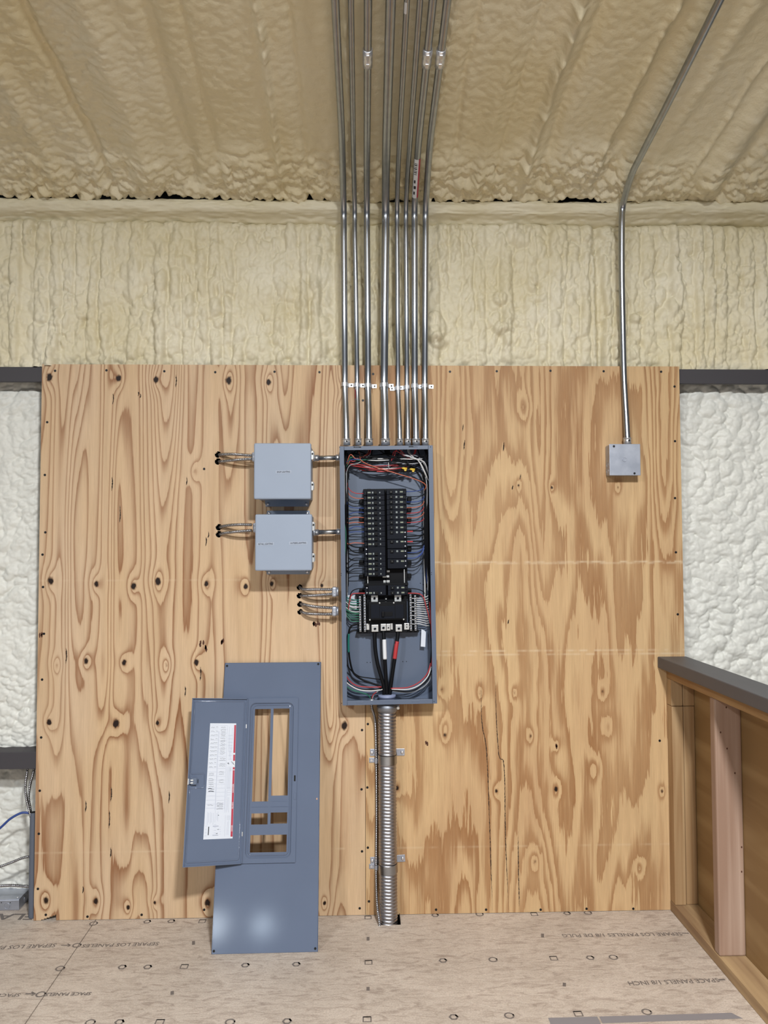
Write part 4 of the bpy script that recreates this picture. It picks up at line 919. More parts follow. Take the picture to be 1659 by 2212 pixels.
# top loom: falling from the conduits, gathered across and down both sides
def top(x0, xm, ym, xe, ye_, c, r=.0018, y=-.062):
    s = 1 if xe > x0 else -1
    wire([(x0, 969, -.048), (x0+s*3, 980, -.052), (xm, ym, y), (xe-s*9, ye_-22, y), (xe, ye_, -.055)], c, r, 'feed_wire')
for a in ((834, 800, 984, 760, 996, 'black', .0026, -.050), (836, 790, 988, 752, 1000, 'black', .0026, -.054), (798, 772, 984, 746, 1008, 'black', .0022, -.050), (774, 764, 980, 744, 1012, 'black', .0022, -.046), (748, 746, 985, 743, 1040, 'black', .0022, -.05), (750, 747, 985, 744.5, 1050, 'black', .0022, -.055), (838, 880, 988, 916, 1012, 'black', .0026, -.050), (842, 884, 994, 920, 1024, 'black', .0026, -.054), (920, 923, 990, 926, 1040, 'black', .0024, -.05), (917, 922, 995, 928, 1050, 'black', .0024, -.056), (864, 840, 985, 800, 990, 'black', .0022, -.05), (774, 792, 1002, 918, 1062, 'orange', .0018, -.078), (770, 760, 989, 748, 1010, 'green', .0018, -.072), (797, 770, 991, 748, 1004, 'orange', .0020, -.066), (800, 766, 996, 747, 1018, 'red', .0020, -.062),
          (804, 775, 1000, 746, 1028, 'wire_gray', .0018, -.066), (834, 790, 993, 747, 1022, 'black', .0024, -.060), (832, 870, 997, 919, 1040, 'black', .0026, -.070), (836, 880, 1001, 921, 1046, 'black', .0026, -.066),
          (840, 886, 1004, 917, 1052, 'black', .0026, -.062), (864, 896, 991, 925, 1020, 'wire_white', .0019, -.078), (868, 900, 992, 922, 1034, 'wire_white', .0019, -.076), (881, 905, 996, 926, 1040, 'wire_white', .0019, -.072),
          (884, 905, 988, 927, 1028, 'wire_gray', .0018, -.060), (899, 880, 986, 850, 992, 'red', .0019, -.056), (897, 882, 990, 845, 996, 'red', .0019, -.054), (902, 912, 986, 925, 1006, 'black', .0022, -.056)):
    top(*a)
for x0, x1, y0, sag, c in ((750, 860, 985, 6, 'black'), (752, 900, 988, 10, 'black'), (756, 912, 1003, 14, 'black'), (770, 914, 993, 9, 'black'), (754, 840, 980, 6, 'black'), (850, 918, 984, 4, 'black'), (780, 890, 1016, 4, 'black'), (752, 872, 999, 8, 'red'), (756, 868, 1003, 9, 'red'), (768, 880, 1007, 8, 'red'), (776, 866, 1012, 6, 'red'), (782, 872, 1014, 5, 'red'), (772, 878, 1002, 11, 'wire_white'), (790, 840, 993, 2, 'wire_white'), (800, 838, 989, 2, 'wire_white'), (756, 905, 996, 14, 'black'), (760, 908, 1000, 16, 'black'),
                           (762, 850, 1004, 14, 'black'), (755, 800, 990, 4, 'green'), (850, 915, 992, 5, 'black'), (846, 916, 996, 6, 'wire_gray'), (860, 912, 990, 2, 'wire_white'), (850, 917, 1000, 7, 'black'), (748, 790, 996, -4, 'blue')):
    wire([(x0, y0+2, -.056), (x0+(x1-x0)*.25, y0+sag*.7, -.066), ((x0+x1)/2, y0+sag, -.070), (x0+(x1-x0)*.78, y0+sag*.75, -.066), (x1, y0+1, -.056)], c, .0021, 'feed_wire')
for px, py, a in ((868, 1011, 10), (885, 1013, 14)):
    p = pl(px, py, -.080); q = pl(px+11, py+2, -.080); mb = PM(); mb.tube([p, p.lerp(q, .3), q], [.0022, .0042, .0052], 10); mb.box(q.x-.010, q.x-.002, -.083, -.077, q.z-.008, q.z+.002, .001); mb.build('wire_connector', 'yellow', panel)
p0_, p1_ = pl(839, 999, -.080), pl(840, 1011, -.078); mb = PM(); mb.tube([p0_, p0_.lerp(p1_, .5)+Vector((0, -.003, 0)), p1_], .0014, 6); mb.build('cable_tie', 'wire_white', panel)
# white conductors fanning off the right bars, greens off the left
for i in range(13):
    y = 1292+i*4.6; wire([(898, y, -.050), (906, y+.3, -.055), (914, y-.5+i*.25, -.052), (921, y-2+i*.5+rnd.uniform(-1, 1), -.045), (928, y-8+i*1.0+rnd.uniform(-2, 2), -.035)], 'wire_white', .0016, 'neutral_wire')
    if i % 2 == 0: wire([(887, y+1, -.05), (891, y+.6, -.053), (897, y+1.2, -.05)], 'wire_white', .0013, 'neutral_wire')
for i in range(10):
    y = 1296+i*5.1; c = 'teal' if i < 2 else ('wire_white' if i in (3, 5) else 'green'); wire([(776, y, -.050), (768, y+.4, -.055), (758, y-1+rnd.uniform(-1, 1), -.052), (749, y-6-i*.6+rnd.uniform(-2, 2), -.046), (743, y-14+rnd.uniform(-3, 3), -.04)], c, .0018, 'ground_wire')
wire([(792, 1281.5, -.06), (772, 1281.5, -.066), (760, 1284, -.066), (755, 1300, -.06), (752, 1318, -.05)], 'red', .0019); wire([(790, 1271, -.05), (772, 1272, -.052), (760, 1278, -.05), (755, 1292, -.045)], 'black', .0018)
wire([(876, 1281.5, -.06), (902, 1282, -.066), (914, 1289, -.066), (920, 1308, -.06), (926, 1330, -.055), (930, 1352, -.05)], 'red', .0019); wire([(878, 1271, -.05), (900, 1272.5, -.05), (914, 1278, -.045), (921, 1288, -.04)], 'black', .0017)
wire([(742, 1300, -.06), (746, 1312, -.062), (754, 1320, -.062), (764, 1324, -.06), (776, 1326, -.054)], 'green', .0022); wire([(743, 1316, -.07), (747, 1325, -.072), (746, 1345, -.07), (741.5, 1374, -.06)], 'wire_white', .0020); wire([(741.5, 1318, -.075), (744, 1332, -.076), (742, 1360, -.07)], 'wire_white', .0018)
# service conductors
def cable(pts, r, tape=None, tcol='white', lab=None):
    o = wire(pts, 'black', r, 'service_cable', 10, 14)
    if tape: wire(tape, tcol, r*1.10, 'phase_tape', 8, 14, par=o)
    if lab: o['label'] = lab
cable([(809, 1362, -.052), (809.5, 1380, -.054), (811, 1405, -.056), (816, 1435, -.058), (824, 1464, -.056), (829, 1482, -.052), (830, 1506, -.046)], .0072)
cable([(828, 1360, -.056), (829, 1375, -.060), (830.5, 1400, -.066), (831.5, 1424, -.068), (833.5, 1460, -.062), (835, 1482, -.054), (836, 1506, -.046)], .0068, [(830, 1381.5, -.0620), (830.6, 1400, -.0662), (831.6, 1424, -.0682)], 'white', 'black service cable with a white tape band')
cable([(859.8, 1360, -.052), (858.8, 1376, -.056), (856, 1395, -.060), (853, 1420, -.062), (848.5, 1450, -.060), (844.5, 1480, -.054), (841.5, 1506, -.046)], .0070, [(857.8, 1385.5, -.0580), (855.2, 1402, -.0608), (852.6, 1423, -.0620)], 'red', 'black service cable with a red tape band')
cable([(777, 1349, -.050), (766, 1349, -.054), (756.5, 1356, -.056), (753, 1372, -.056), (753, 1400, -.054), (756, 1428, -.050), (764, 1454, -.045), (782, 1468, -.042), (806, 1477, -.044), (826, 1486, -.048), (832, 1504, -.046)], .0036, [(753.4, 1369, -.0560), (752.8, 1385, -.0555), (753.2, 1409, -.0530)], 'teal', 'black ground cable with a green tape band')
for pts, c, r in (([(741.5, 1420, -.05), (753, 1442, -.045), (774, 1460, -.042), (800, 1465, -.042), (822, 1468, -.046)], 'black', .0022), ([(742, 1447, -.07), (753, 1468, -.068), (768, 1480, -.064), (790, 1484, -.060), (824, 1484, -.056)], 'red', .0021),
                  ([(741.5, 1456, -.072), (754, 1476, -.070), (772, 1487, -.066), (796, 1490, -.062), (824, 1488, -.058)], 'black', .0024), ([(741.5, 1467, -.074), (756, 1480, -.072), (776, 1490, -.068), (800, 1492.5, -.064), (824, 1490, -.058)], 'wire_white', .0023),
                  ([(742, 1478, -.066), (760, 1490, -.064), (780, 1496, -.060), (794, 1501, -.055), (801, 1509, -.048)], 'green', .0024), ([(804, 1509, -.046), (808, 1500, -.05), (816, 1493, -.055), (826, 1489, -.058)], 'wire_white', .0020), ([(803, 1509, -.05), (806, 1501, -.054), (813, 1495, -.058)], 'red', .0018),
                  ([(931, 1430, -.06), (923, 1455, -.064), (905, 1474, -.064), (880, 1485, -.062), (844, 1487, -.058)], 'red', .0021), ([(931.5, 1440, -.062), (924, 1461, -.066), (907, 1479, -.066), (882, 1489, -.064), (846, 1489, -.058)], 'wire_white', .0021),
                  ([(932, 1448, -.064), (925, 1466, -.068), (908, 1483, -.068), (884, 1493, -.066), (846, 1491, -.058)], 'black', .0025), ([(932, 1456, -.058), (926, 1472, -.06), (910, 1487, -.060), (884, 1496, -.058), (848, 1493, -.056)], 'wire_gray', .0021),
                  ([(929, 1345, -.05), (931, 1375, -.055), (932, 1405, -.058), (930, 1432, -.06)], 'black', .0026), ([(928, 1300, -.05), (931, 1340, -.055), (932.5, 1390, -.056), (932, 1440, -.06)], 'red', .0020)):
    wire(pts, c, r)
# plastic bushing of the big conduit inside the panel
zc = pl(836, 1503, -.047); bz = bz0+.002
mb = PM(); mb.tube([(zc.x, -.047, bz), (zc.x, -.047, bz+.014), (zc.x, -.047, bz+.0145), (zc.x, -.047, bz+.0235), (zc.x, -.047, bz+.0245), (zc.x, -.047, bz+.0235), (zc.x, -.047, bz)], [.029, .029, .0325, .0325, .031, .0255, .0255], 32, False); mb.build('bushing', 'bushing', panel)
mb = PM(); p = pl(803, 1510, -.046); mb.tube([(p.x, -.046, bz), (p.x, -.046, bz+.008)], .0085, 14); mb.build('locknut', 'zinc', panel)

# ================================================================== FLEXIBLE CONDUIT down to the floor
def fp(px, py, y=-.0455): return W(px, py, y)
t = thing('flexible_conduit', 'thick ribbed flexible metal conduit from the panel down into the floor', 'conduit', fp(838.5, 1985))
top_ = PT @ Vector((zc.x, -.047, bz0)); pts = [top_+Vector((0, 0, -.012)), fp(836.3, 1560), fp(836.6, 1640), fp(837.2, 1750), fp(838.2, 1860), fp(839.2, 1960), fp(839.3, 1992), fp(839.4, 2030)]
P = resample(crom(pts, 12), .0122/9); RF = .0335
def fr(L, a, r):
    q = (L/.0122+a/(2*math.pi)) % 1.0; return RF-.0040*(1-abs(math.sin(math.pi*q))**0.6)
mb = MB(); mb.tube(P, RF, 40, True, fr); mb.build('ribbed_sleeve', 'flex_steel', t)
a = top_; d = (P[1]-P[0]).normalized()
mb = MB(); mb.tube([a+Vector((0, 0, .0)), a+d*.004, a+d*.0045, a+d*.034, a+d*.0345], [.0345, .0345, .0362, .0362, .0345], 32); mb.tube([a+d*.016, a+d*.0165, a+d*.019, a+d*.0195], [.0362, .0378, .0378, .0362], 32); cn = mb.build('connector', mat('connector_steel', (.30, .32, .36), .5, .9), t)
mb = MB(); q = a+d*.020; mb.box(q.x+.033, q.x+.046, -.054, -.042, q.z-.008, q.z+.008, .0015); mb.build('clamp', 'galv', cn)
mb = MB(); mb.cyl((q.x+.040, -.054, q.z-.001), (q.x+.040, -.061, q.z-.001), .0052, 12); mb.build('clamp_screw', 'bright', cn)
def big_strap(label, py, tilt):
    c = fp(837 if py < 1700 else 838.3, py); T_ = Matrix.Translation(c) @ Matrix.Rotation(tilt, 4, 'Y'); t = thing('pipe_strap', label, 'strap', (c.x, 0, c.z), 'pipe straps on the flexible conduit'); h_ = .0155; r = RF+.0016
    prof = [(-r-.020, .0448), (-r-.002, .0448)]+[(-math.cos(math.pi*k/22)*r, -math.sin(math.pi*k/22)*r) for k in range(23)]+[(r+.002, .0448), (r+.020, .0448)]
    mb = MB(T_); vs = []
    for p in prof[2:-2]: vs += [Vector((p[0], p[1], -h_)), Vector((p[0], p[1], h_))]
    vs = [Vector((-r, .0448, -h_)), Vector((-r, .0448, h_))]+vs+[Vector((r, .0448, -h_)), Vector((r, .0448, h_))]; k = len(vs)//2
    mb.add(vs, [[2*i, 2*i+1, 2*i+3, 2*i+2] for i in range(k-1)], True); mb.build('band', 'emt', t)
    for s in (-1, 1):
        xa, xb = (r-.001, r+.031) if s > 0 else (-r-.029, -r+.001); z_ = .012
        mb = MB(T_); mb.box(xa, xb, .0425, .0450, z_-.013, z_+.013, .001); ear = mb.build('ear', 'galv', t)
        mb = MB(T_); xc = s*(r+.0215); mb.tube([(xc, .0425, z_), (xc, .0395, z_), (xc, .0385, z_)], [.0062, .0058, .003], 10); mb.build('screw', 'zinc', ear)
big_strap('upper wide metal strap round the thick ribbed conduit', 1639, .0); big_strap('lower wide metal strap round the thick ribbed conduit, its right ear bent up', 1874, -.06)
armor('armored_cable', 'thin armored cable running down beside the thick ribbed conduit', [W(802.5, 1517, -.046), W(803.5, 1530, -.042), W(808, 1545, -.030), W(811.3, 1570, -.018), W(812.8, 1640, -.0115), W(813.6, 1750, -.0105), W(812.6, 1866, -.0115), W(812.8, 1910, -.022), W(814.5, 1955, -.048), W(819, 1990, -.072), W(821, 2015, -.082)], .0056, .0066)
for lab, py in (('upper small clip on the thin armored cable by the ribbed conduit', 1643.5), ('lower small clip on the thin armored cable by the ribbed conduit', 1873.5)):
    c = W(813, py, -.0112); t = thing('cable_clip', lab, 'clip', (c.x, 0, c.z), 'clips on the thin armored cable'); r = .0070
    mb = MB(); vs = []
    for k in range(15):
        a = math.pi*k/14; vs += [Vector((c.x-math.cos(a)*r, -.0112-math.sin(a)*r, c.z-.009)), Vector((c.x-math.cos(a)*r, -.0112-math.sin(a)*r, c.z+.009))]
    vs = [Vector((c.x-r, -.0012, c.z-.009)), Vector((c.x-r, -.0012, c.z+.009))]+vs+[Vector((c.x+r, -.0005, c.z-.009)), Vector((c.x+r, -.0005, c.z+.009))]
    mb.add(vs, [[2*i, 2*i+1, 2*i+3, 2*i+2] for i in range(16)], True); mb.build('band', 'galv', t)
    mb = MB(); mb.box(c.x-r-.020, c.x-r+.0005, -.0030, -.0006, c.z-.009, c.z+.009, .001); mb.build('ear', 'galv', t)
    mb = MB(); mb.cyl((c.x-r-.011, -.003, c.z), (c.x-r-.011, -.006, c.z), .0042, 10); mb.build('screw', 'zinc', t)
# metal lip of the floor cut
mb = MB(); mb.box(hx1-.0012, hx1+.0004, hy, -.001, -.05, .006); mb.box(hx0-.0004, hx0+.0012, hy-.002, -.001, -.05, .003); tag(mb.build('floor_sleeve', 'screw_dark'), 'dark metal edge of the floor cut around the ribbed conduit', 'sleeve')

# ================================================================== PANEL COVER leaning on the wall
c00, c10 = F(457, 2061.5, .001), F(686.5, 2056, .001); c01, c11 = W(486, 1432, -.010), W(691, 1430, -.010)
eu = (c10-c00).normalized(); ev = ((c01+c11)/2-(c00+c10)/2); ev = (ev-eu*ev.dot(eu)).normalized(); en = eu.cross(ev)*-1
if en.y > 0: en = -en
CT = Matrix((eu.to_4d(), en.to_4d(), ev.to_4d(), (0, 0, 0, 1))).transposed(); CT[3][0] = CT[3][1] = CT[3][2] = 0
for i in range(3): CT[i][3] = c00[i]
CT[3][3] = 1; CTI = CT.inverted()
def cv(px, py, lift=0.0):
    d = ray(px, py); n = en; t = ((c00+n*lift-CAM).dot(n))/d.dot(n); p = CTI @ (CAM+d*t); return p.x, p.z
CW = (c10-c00).length; CH = ((c01+c11)/2-(c00+c10)/2).length
cover = thing('panel_cover', 'gray panel cover with open door leaning against the plywood', 'panel cover', c00, None, CT.to_3x3().to_4x4())
# openings in cover coordinates
def rect(p1, p2): a, b = cv(*p1), cv(*p2); return (min(a[0], b[0]), max(a[0], b[0]), min(a[1], b[1]), max(a[1], b[1]))
ua = cv(551, 1532)[0]; ub = cv(585, 1531)[0]; uc = cv(591, 1531)[0]; ud = cv(625.5, 1530)[0]
holes = [(ua, ub, cv(560, 1731.5)[1], cv(568, 1531.5)[1]), (uc, ud, cv(603, 1718.5)[1], cv(608, 1530.5)[1]), (ua, ub, cv(560, 1781)[1], cv(560, 1757)[1]), (uc, ud, cv(602, 1779)[1], cv(602, 1755)[1]), (ua-.001, ud, cv(580, 1841)[1], cv(580, 1803.5)[1])]
us = sorted({0.0, CW}|{h[i] for h in holes for i in (0, 1)}); vs_ = sorted({0.0, CH}|{h[i] for h in holes for i in (2, 3)})
cells = {}
for i in range(len(us)-1):
    for j in range(len(vs_)-1):
        cu, cw = (us[i]+us[i+1])/2, (vs_[j]+vs_[j+1])/2
        if not any(h[0] < cu < h[1] and h[2] < cw < h[3] for h in holes): cells[(i, j)] = 1
mb = MB(CT); TH = .0018
for (i, j) in cells:
    u0, u1, v0, v1 = us[i], us[i+1], vs_[j], vs_[j+1]
    mb.add([(u0, 0, v0), (u1, 0, v0), (u1, 0, v1), (u0, 0, v1)], [[0, 1, 2, 3]]); mb.add([(u0, -TH, v0), (u1, -TH, v0), (u1, -TH, v1), (u0, -TH, v1)], [[3, 2, 1, 0]])
    for di, dj, e in ((-1, 0, ((u0, v0), (u0, v1))), (1, 0, ((u1, v0), (u1, v1))), (0, -1, ((u0, v0), (u1, v0))), (0, 1, ((u0, v1), (u1, v1)))):
        if (i+di, j+dj) not in cells:
            (a0, b0), (a1, b1) = e; mb.add([(a0, 0, b0), (a1, 0, b1), (a1, -TH, b1), (a0, -TH, b0)], [[0, 1, 2, 3]])
# bent-back edges
mb.box(-.0006, .0012, -.006, 0, 0, CH); mb.box(CW-.0012, CW+.0006, -.006, 0, 0, CH); mb.box(0, CW, -.006, 0, CH-.0012, CH)
plate = mb.build('plate', 'cover_gray', cover)
for px, py in ((490.5, 1438.5), (687.5, 1434.5), (462, 2054.5), (681, 2049)):
    u, v = cv(px, py); mb = MB(CT); mb.tube([(u, .0002, v), (u, .0006, v)], .0042, 14); mb.build('screw_hole', 'dark_hole', plate)
def rrect(u0, u1, v0, v1, r, n=8):
    pts = []
    for cx, cz, a0 in ((u1-r, v1-r, 0), (u0+r, v1-r, 90), (u0+r, v0+r, 180), (u1-r, v0+r, 270)):
        for k in range(n+1): a = math.radians(a0+90*k/n); pts.append((cx+r*math.cos(a), cz+r*math.sin(a)))
    return pts
# raised trim frame with a round-cornered pocket
tu0, tu1 = cv(527, 1700)[0], cv(641, 1700)[0]; tv0, tv1 = cv(580, 1864)[1], cv(590, 1508.5)[1]
pu0, pu1 = cv(534.5, 1700)[0], cv(631.5, 1700)[0]; pv0, pv1 = cv(580, 1854)[1], cv(590, 1518)[1]
inn = rrect(pu0, pu1, pv0, pv1, .020); out = rrect(tu0, tu1, tv0, tv1, .0015); n = len(inn)
mb = MB(CT); Hh = .0055
mb.add([(p[0], Hh, p[1]) for p in inn]+[(p[0], Hh, p[1]) for p in out], [[i, (i+1) % n, n+(i+1) % n, n+i] for i in range(n)])
inn2 = rrect(pu0+.004, pu1-.004, pv0+.004, pv1-.004, .017)
mb.add([(p[0], Hh, p[1]) for p in inn]+[(p[0], .0004, p[1]) for p in inn2], [[i, (i+1) % n, n+(i+1) % n, n+i] for i in range(n)], True)
mb.add([(p[0], Hh, p[1]) for p in out]+[(p[0], .0, p[1]) for p in out], [[i, (i+1) % n, n+(i+1) % n, n+i] for i in range(n)])
mb.tube([(p[0], .0012, p[1]) for p in rrect(pu0+.009, pu1-.009, pv0+.010, pv1-.009, .016)]+[(rrect(pu0+.009, pu1-.009, pv0+.010, pv1-.009, .016)[0][0], .0012, rrect(pu0+.009, pu1-.009, pv0+.010, pv1-.009, .016)[0][1])], .0016, 8, False)
mb.build('trim_frame', 'cover_gray', cover)
mb = MB(CT)
for hv in (cv(560, 1743.5)[1], cv(600, 1731)[1], cv(600, 1742.5)[1]):
    for a, b in ((ua, ub), (uc, ud)): mb.box(a, b, -.0002, .0007, hv-.0005, hv+.0005)
mb.build('knockout_plates', 'cover_gray', plate)
u, v = cv(637, 1681); mb = MB(CT); mb.box(u-.003, u+.003, .0045, .0062, v-.010, v+.010, .0008); mb.build('latch_slot', 'dark_hole', plate)
u, v = cv(637, 1720); mb = MB(CT); mb.box(u-.0045, u+.0045, .0050, .0066, v-.011, v+.011, .001); mb.build('catch', 'cover_gray', plate)
u, v = cv(684.5, 1725.5); mb = MB(CT); mb.box(u-.0022, u+.0022, 0, .0003, v-.003, v+.003); mb.build('chipped_paint', mat('chip', srgb(190, 150, 120), .6), plate)
# the door, swung open on its left edge
DT0 = CT @ Matrix.Translation((tu0+.002, Hh, tv0)); DA = math.radians(17); DW = (tu1-tu0)*1.0; DH = tv1-tv0
DT = DT0 @ Matrix(((-math.cos(DA), math.sin(DA), 0, 0), (math.sin(DA), math.cos(DA), 0, 0), (0, 0, 1, 0), (0, 0, 0, 1)))
DTI = DT.inverted()
def dr(px, py):
    o = DT @ Vector((0, 0, 0)); nn = (DT.to_3x3() @ Vector((0, 1, 0))).normalized(); d = ray(px, py); t = (o-CAM).dot(nn)/d.dot(nn); p = DTI @ (CAM+d*t); return p.x, p.z
DW = dr(404, 1700)[0]
mb = MB(DT); mb.box(0, DW, -.0018, 0, 0, DH, .0005)
mb.box(0, .003, -.001, .007, 0, DH); mb.box(DW-.003, DW, -.001, .008, 0, DH); mb.box(0, DW, -.001, .007, 0, .003); mb.box(0, DW, -.001, .007, DH-.003, DH)
door = mb.build('door', 'cover_gray', cover)
# formed bead round the inside of the door, stepping round the latch
w0, w1 = .010, DW-.010; zl0, zl1 = dr(410, 1703)[1], dr(412, 1672)[1]; wl = dr(441, 1690)[0]
bead = [(w0, .013), (w1, .013), (w1, zl0), (wl, zl0), (wl, zl1), (w1, zl1), (w1, DH-.011), (w0, DH-.011), (w0, .013)]
bp = []
for i in range(len(bead)-1):
    a, b = Vector((bead[i][0], 0, bead[i][1])), Vector((bead[i+1][0], 0, bead[i+1][1])); L_ = (b-a).length; bp += [a.lerp(b, .004/L_), a.lerp(b, .5), a.lerp(b, 1-.004/L_)]
mb = MB(DT); mb.tube(bp+[bp[0]], .0022, 8, False); mb.build('bead', 'cover_gray', door)
u, v = dr(418, 1688); mb = MB(DT); mb.box(u-.010, u+.010, 0, .014, v-.011, v+.012, .002); mb.box(u+.010, u+.020, 0, .009, v-.009, v+.009, .0015); lt = mb.build('latch', 'panel_gray', door)
mb = MB(DT); mb.box(u+.0025, u+.012, .012, .0165, v-.007, v-.002, .001); mb.box(u+.0025, u+.012, .012, .0165, v+.002, v+.007, .001); mb.box(u+.017, u+.021, .003, .011, v-.010, v+.010, .001); mb.build('spring', 'bright', lt)
mb = MB(DT); mb.box(u-.016, u-.014, 0, .0012, v-.006, v+.006); mb.build('slot', 'dark_hole', lt)
for px, py in ((528.5, 1569), (519.5, 1801.5)):
    u, v = dr(px, py); mb = MB(DT); mb.box(.0006, .0036, -.002, .0082, v-.007, v+.007, .0005); mb.build('hinge_pin', 'bright', door)
# circuit directory on the door: built in label coordinates a (0..1 across from left), b (0..1 up)
q00, q10, q11, q01 = dr(439, 1813.5), dr(502.4, 1811), dr(510.3, 1562.6), dr(454, 1562.4)
def lb(a, b, lift):
    u = (q00[0]*(1-a)+q10[0]*a)*(1-b)+(q01[0]*(1-a)+q11[0]*a)*b; v = (q00[1]*(1-a)+q10[1]*a)*(1-b)+(q01[1]*(1-a)+q11[1]*a)*b; return Vector((u, lift, v))
def lquad(mb, a0, a1, b0, b1, lift): mb.add([lb(a0, b0, lift), lb(a1, b0, lift), lb(a1, b1, lift), lb(a0, b1, lift)], [[0, 1, 2, 3]])
def lstroke(mb, pts, wd, lift=.0012): mb.strip([lb(a, b, lift) for a, b in pts], wd, (0, 1, 0), 0)
mb = MB(DT); lquad(mb, 0, 1, 0, 1, .0006); card = mb.build('directory_label', 'paper', door); card['label'] = 'white circuit directory with handwriting and a red danger stripe'
mb = MB(DT)
lquad(mb, .925, .995, .015, .985, .0009)
mb.build('red_stripe', 'red_print', card)
mb = MB(DT)
def ltext(txt, b0, b1):   # reads upward along the stripe
    o = lb(.985, b0, .0011); add_text(mb, txt, o, lb(.985, b1, .0011)-o, lb(.940, b0, .0011)-o, .01)
ltext('DANGER', .060, .112); ltext('PELIGRO', .25, .308); ltext('DANGER', .39, .465)
lquad(mb, .92, 1, .61, .665, .0011); lquad(mb, .92, 1, .72, .735, .0011); lquad(mb, .93, .99, .583, .590, .0011)
mb.build('stripe_lettering', 'white', card)
mb = MB(DT)
for i in range(22):
    b = .985-i*.0345; lstroke(mb, [(.02, b), (.33, b)], .0004); lstroke(mb, [(.37, b-.004), (.66, b-.004)], .0004)
for a in (.34, .355): lstroke(mb, [(a, .245), (a, .93)], .0006)
lstroke(mb, [(.67, .25), (.67, .98)], .0005)
for a0, b0, b1 in ((.72, .42, .61), (.76, .42, .58), (.80, .42, .58), (.84, .42, .60), (.69, .22, .42), (.74, .22, .41), (.78, .24, .35), (.82, .22, .35), (.72, .02, .2), (.80, .03, .14), (.84, .03, .15), (.74, .75, .97), (.78, .70, .89), (.82, .68, .78), (.86, .76, .96), (.10, .12, .23), (.14, .14, .22), (.20, .13, .23), (.24, .14, .22), (.30, .12, .22), (.36, .14, .24), (.42, .16, .22), (.46, .15, .23)):
    lstroke(mb, [(a0, b0), (a0, b1)], .0007)
for a0, a1, b0, b1 in ((.71, .88, .80, .89), (.74, .88, .68, .78), (.76, .88, .58, .61), (.75, .88, .37, .43), (.77, .9, .16, .19), (.34, .42, .05, .12), (.30, .50, .03, .035), (.30, .50, .105, .11), (.54, .58, .04, .10), (.04, .10, .03, .11)):
    for k in range(4): lstroke(mb, [(a0, b0+(b1-b0)*k/3), (a1, b0+(b1-b0)*k/3)], .0006)
mb.build('printed_lines', 'print_gray', card)
rl = random.Random(4); mb = MB(DT)
def scrawl(a0, a1, b, h_, wd=.0006):
    pts = []; n = int((a1-a0)/.016)
    for i in range(n+1): pts.append((a0+(a1-a0)*i/n+rl.uniform(-.004, .004), b+rl.uniform(-h_, h_)))
    lstroke(mb, [p for p in pts], wd)
for i in range(11): b = .968-i*.0350; scrawl(.05, .20+rl.uniform(-.03, .03), b-.004, .0045); scrawl(.23, .31, b-.002, .0040)
for i, b in enumerate((.965, .945, .930, .914, .898, .886, .866, .848, .836, .815, .800, .780, .763, .745, .728, .690, .672, .640, .622)): scrawl(.42+.02*(i % 2), .60 if i < 15 else .64, b, .004)
for b in (.556, .545, .51, .495, .48, .462): scrawl(.06+.02*rl.random(), .24, b, .0042)
for b in (.57, .55, .50, .48): scrawl(.43, .60, b, .0042)
for b in (.300, .285, .272, .252): scrawl(.40, .62, b, .004, .0008)
scrawl(.08, .28, .285, .0045)
lstroke(mb, [(.06, .425), (.12, .428), (.20, .424)], .0022); lstroke(mb, [(.08, .403), (.16, .406), (.27, .402)], .0022); scrawl(.08, .26, .445, .005); scrawl(.20, .28, .424, .004, .001)
lstroke(mb, [(.72, .643), (.76, .648), (.77, .636)], .0022); lstroke(mb, [(.86, .66), (.93, .640), (.98, .628)], .0010); lstroke(mb, [(.92, .655), (.96, .632)], .0008)
mb.build('handwritten_lettering', 'ink', card)
mb = MB(DT); lquad(mb, .145, .175, .035, .105, .0010); lstroke(mb, [(.46, .20), (.49, .197)], .002); lstroke(mb, [(.42, .045), (.48, .048)], .0014); lstroke(mb, [(.46, .078), (.52, .08)], .0012); mb.build('barcode', 'ink', card)

# ================================================================== HALF WALL on the right
XW = 1.1575
xb_ = F(1659, 1478, .950).x
wt = mb = MB(); mb.box(XW+.089, XW+.103, -2.6, -.0008, 0.0, .905); struct(mb.build('wall_right.001', 'sheathing'))
mb = MB(); mb.box(1.1245, xb_, -2.6, -.0008, .9065, .9485, .003); tag(mb.build('cap_board', 'cap_gray'), 'dark gray cap board along the top of the half wall', 'board')
mb = MB(); mb.box(XW, XW+.089, -2.6, -.0015, .8685, .9063, .002); tag(mb.build('top_plate', mat_lumber('plate_light', srgb(206, 176, 130), srgb(150, 112, 70), 'Y', 40, .7)), 'pale wooden plate directly under the gray cap board', 'board')
mb = MB(); mb.box(XW, XW+.089, -2.6, -.0015, .0003, .0383, .002); tag(mb.build('bottom_plate', 'plate'), 'stained wooden bottom plate of the half wall on the floor', 'board')
zs_ = X(1470, 1525, XW).z; zs_ = W(1470, 1525, -.04).z
g_ = 'framing posts of the half wall'
for lab, xa, xb2, za, zb_, yd in (('narrow pale post against the plywood at the half wall end', XW+.0005, XW+.0435, .0386, zs_-.001, .046), ('narrow post beside the first one, next to the sheathing', XW+.0455, XW+.0885, .0386, zs_-.001, .042)):
    mb = MB(); mb.box(xa, xb2, -yd, -.0012, za, zb_, .003, 2); tag(mb.build('wall_stud', 'stud'), lab, 'stud', g_)
for lab, xa, xb2 in (('short block above the narrow pale post at the plywood', XW+.0005, XW+.0435), ('short block under the top plate, next to the sheathing', XW+.0455, XW+.0885)):
    mb = MB(); mb.box(xa, xb2, -.042, -.0012, zs_+.0005, .8682, .002); tag(mb.build('blocking', 'stud'), lab, 'block', g_)
p = F(1545, 2067, .0383); p2 = F(1612, 2067, .0383)
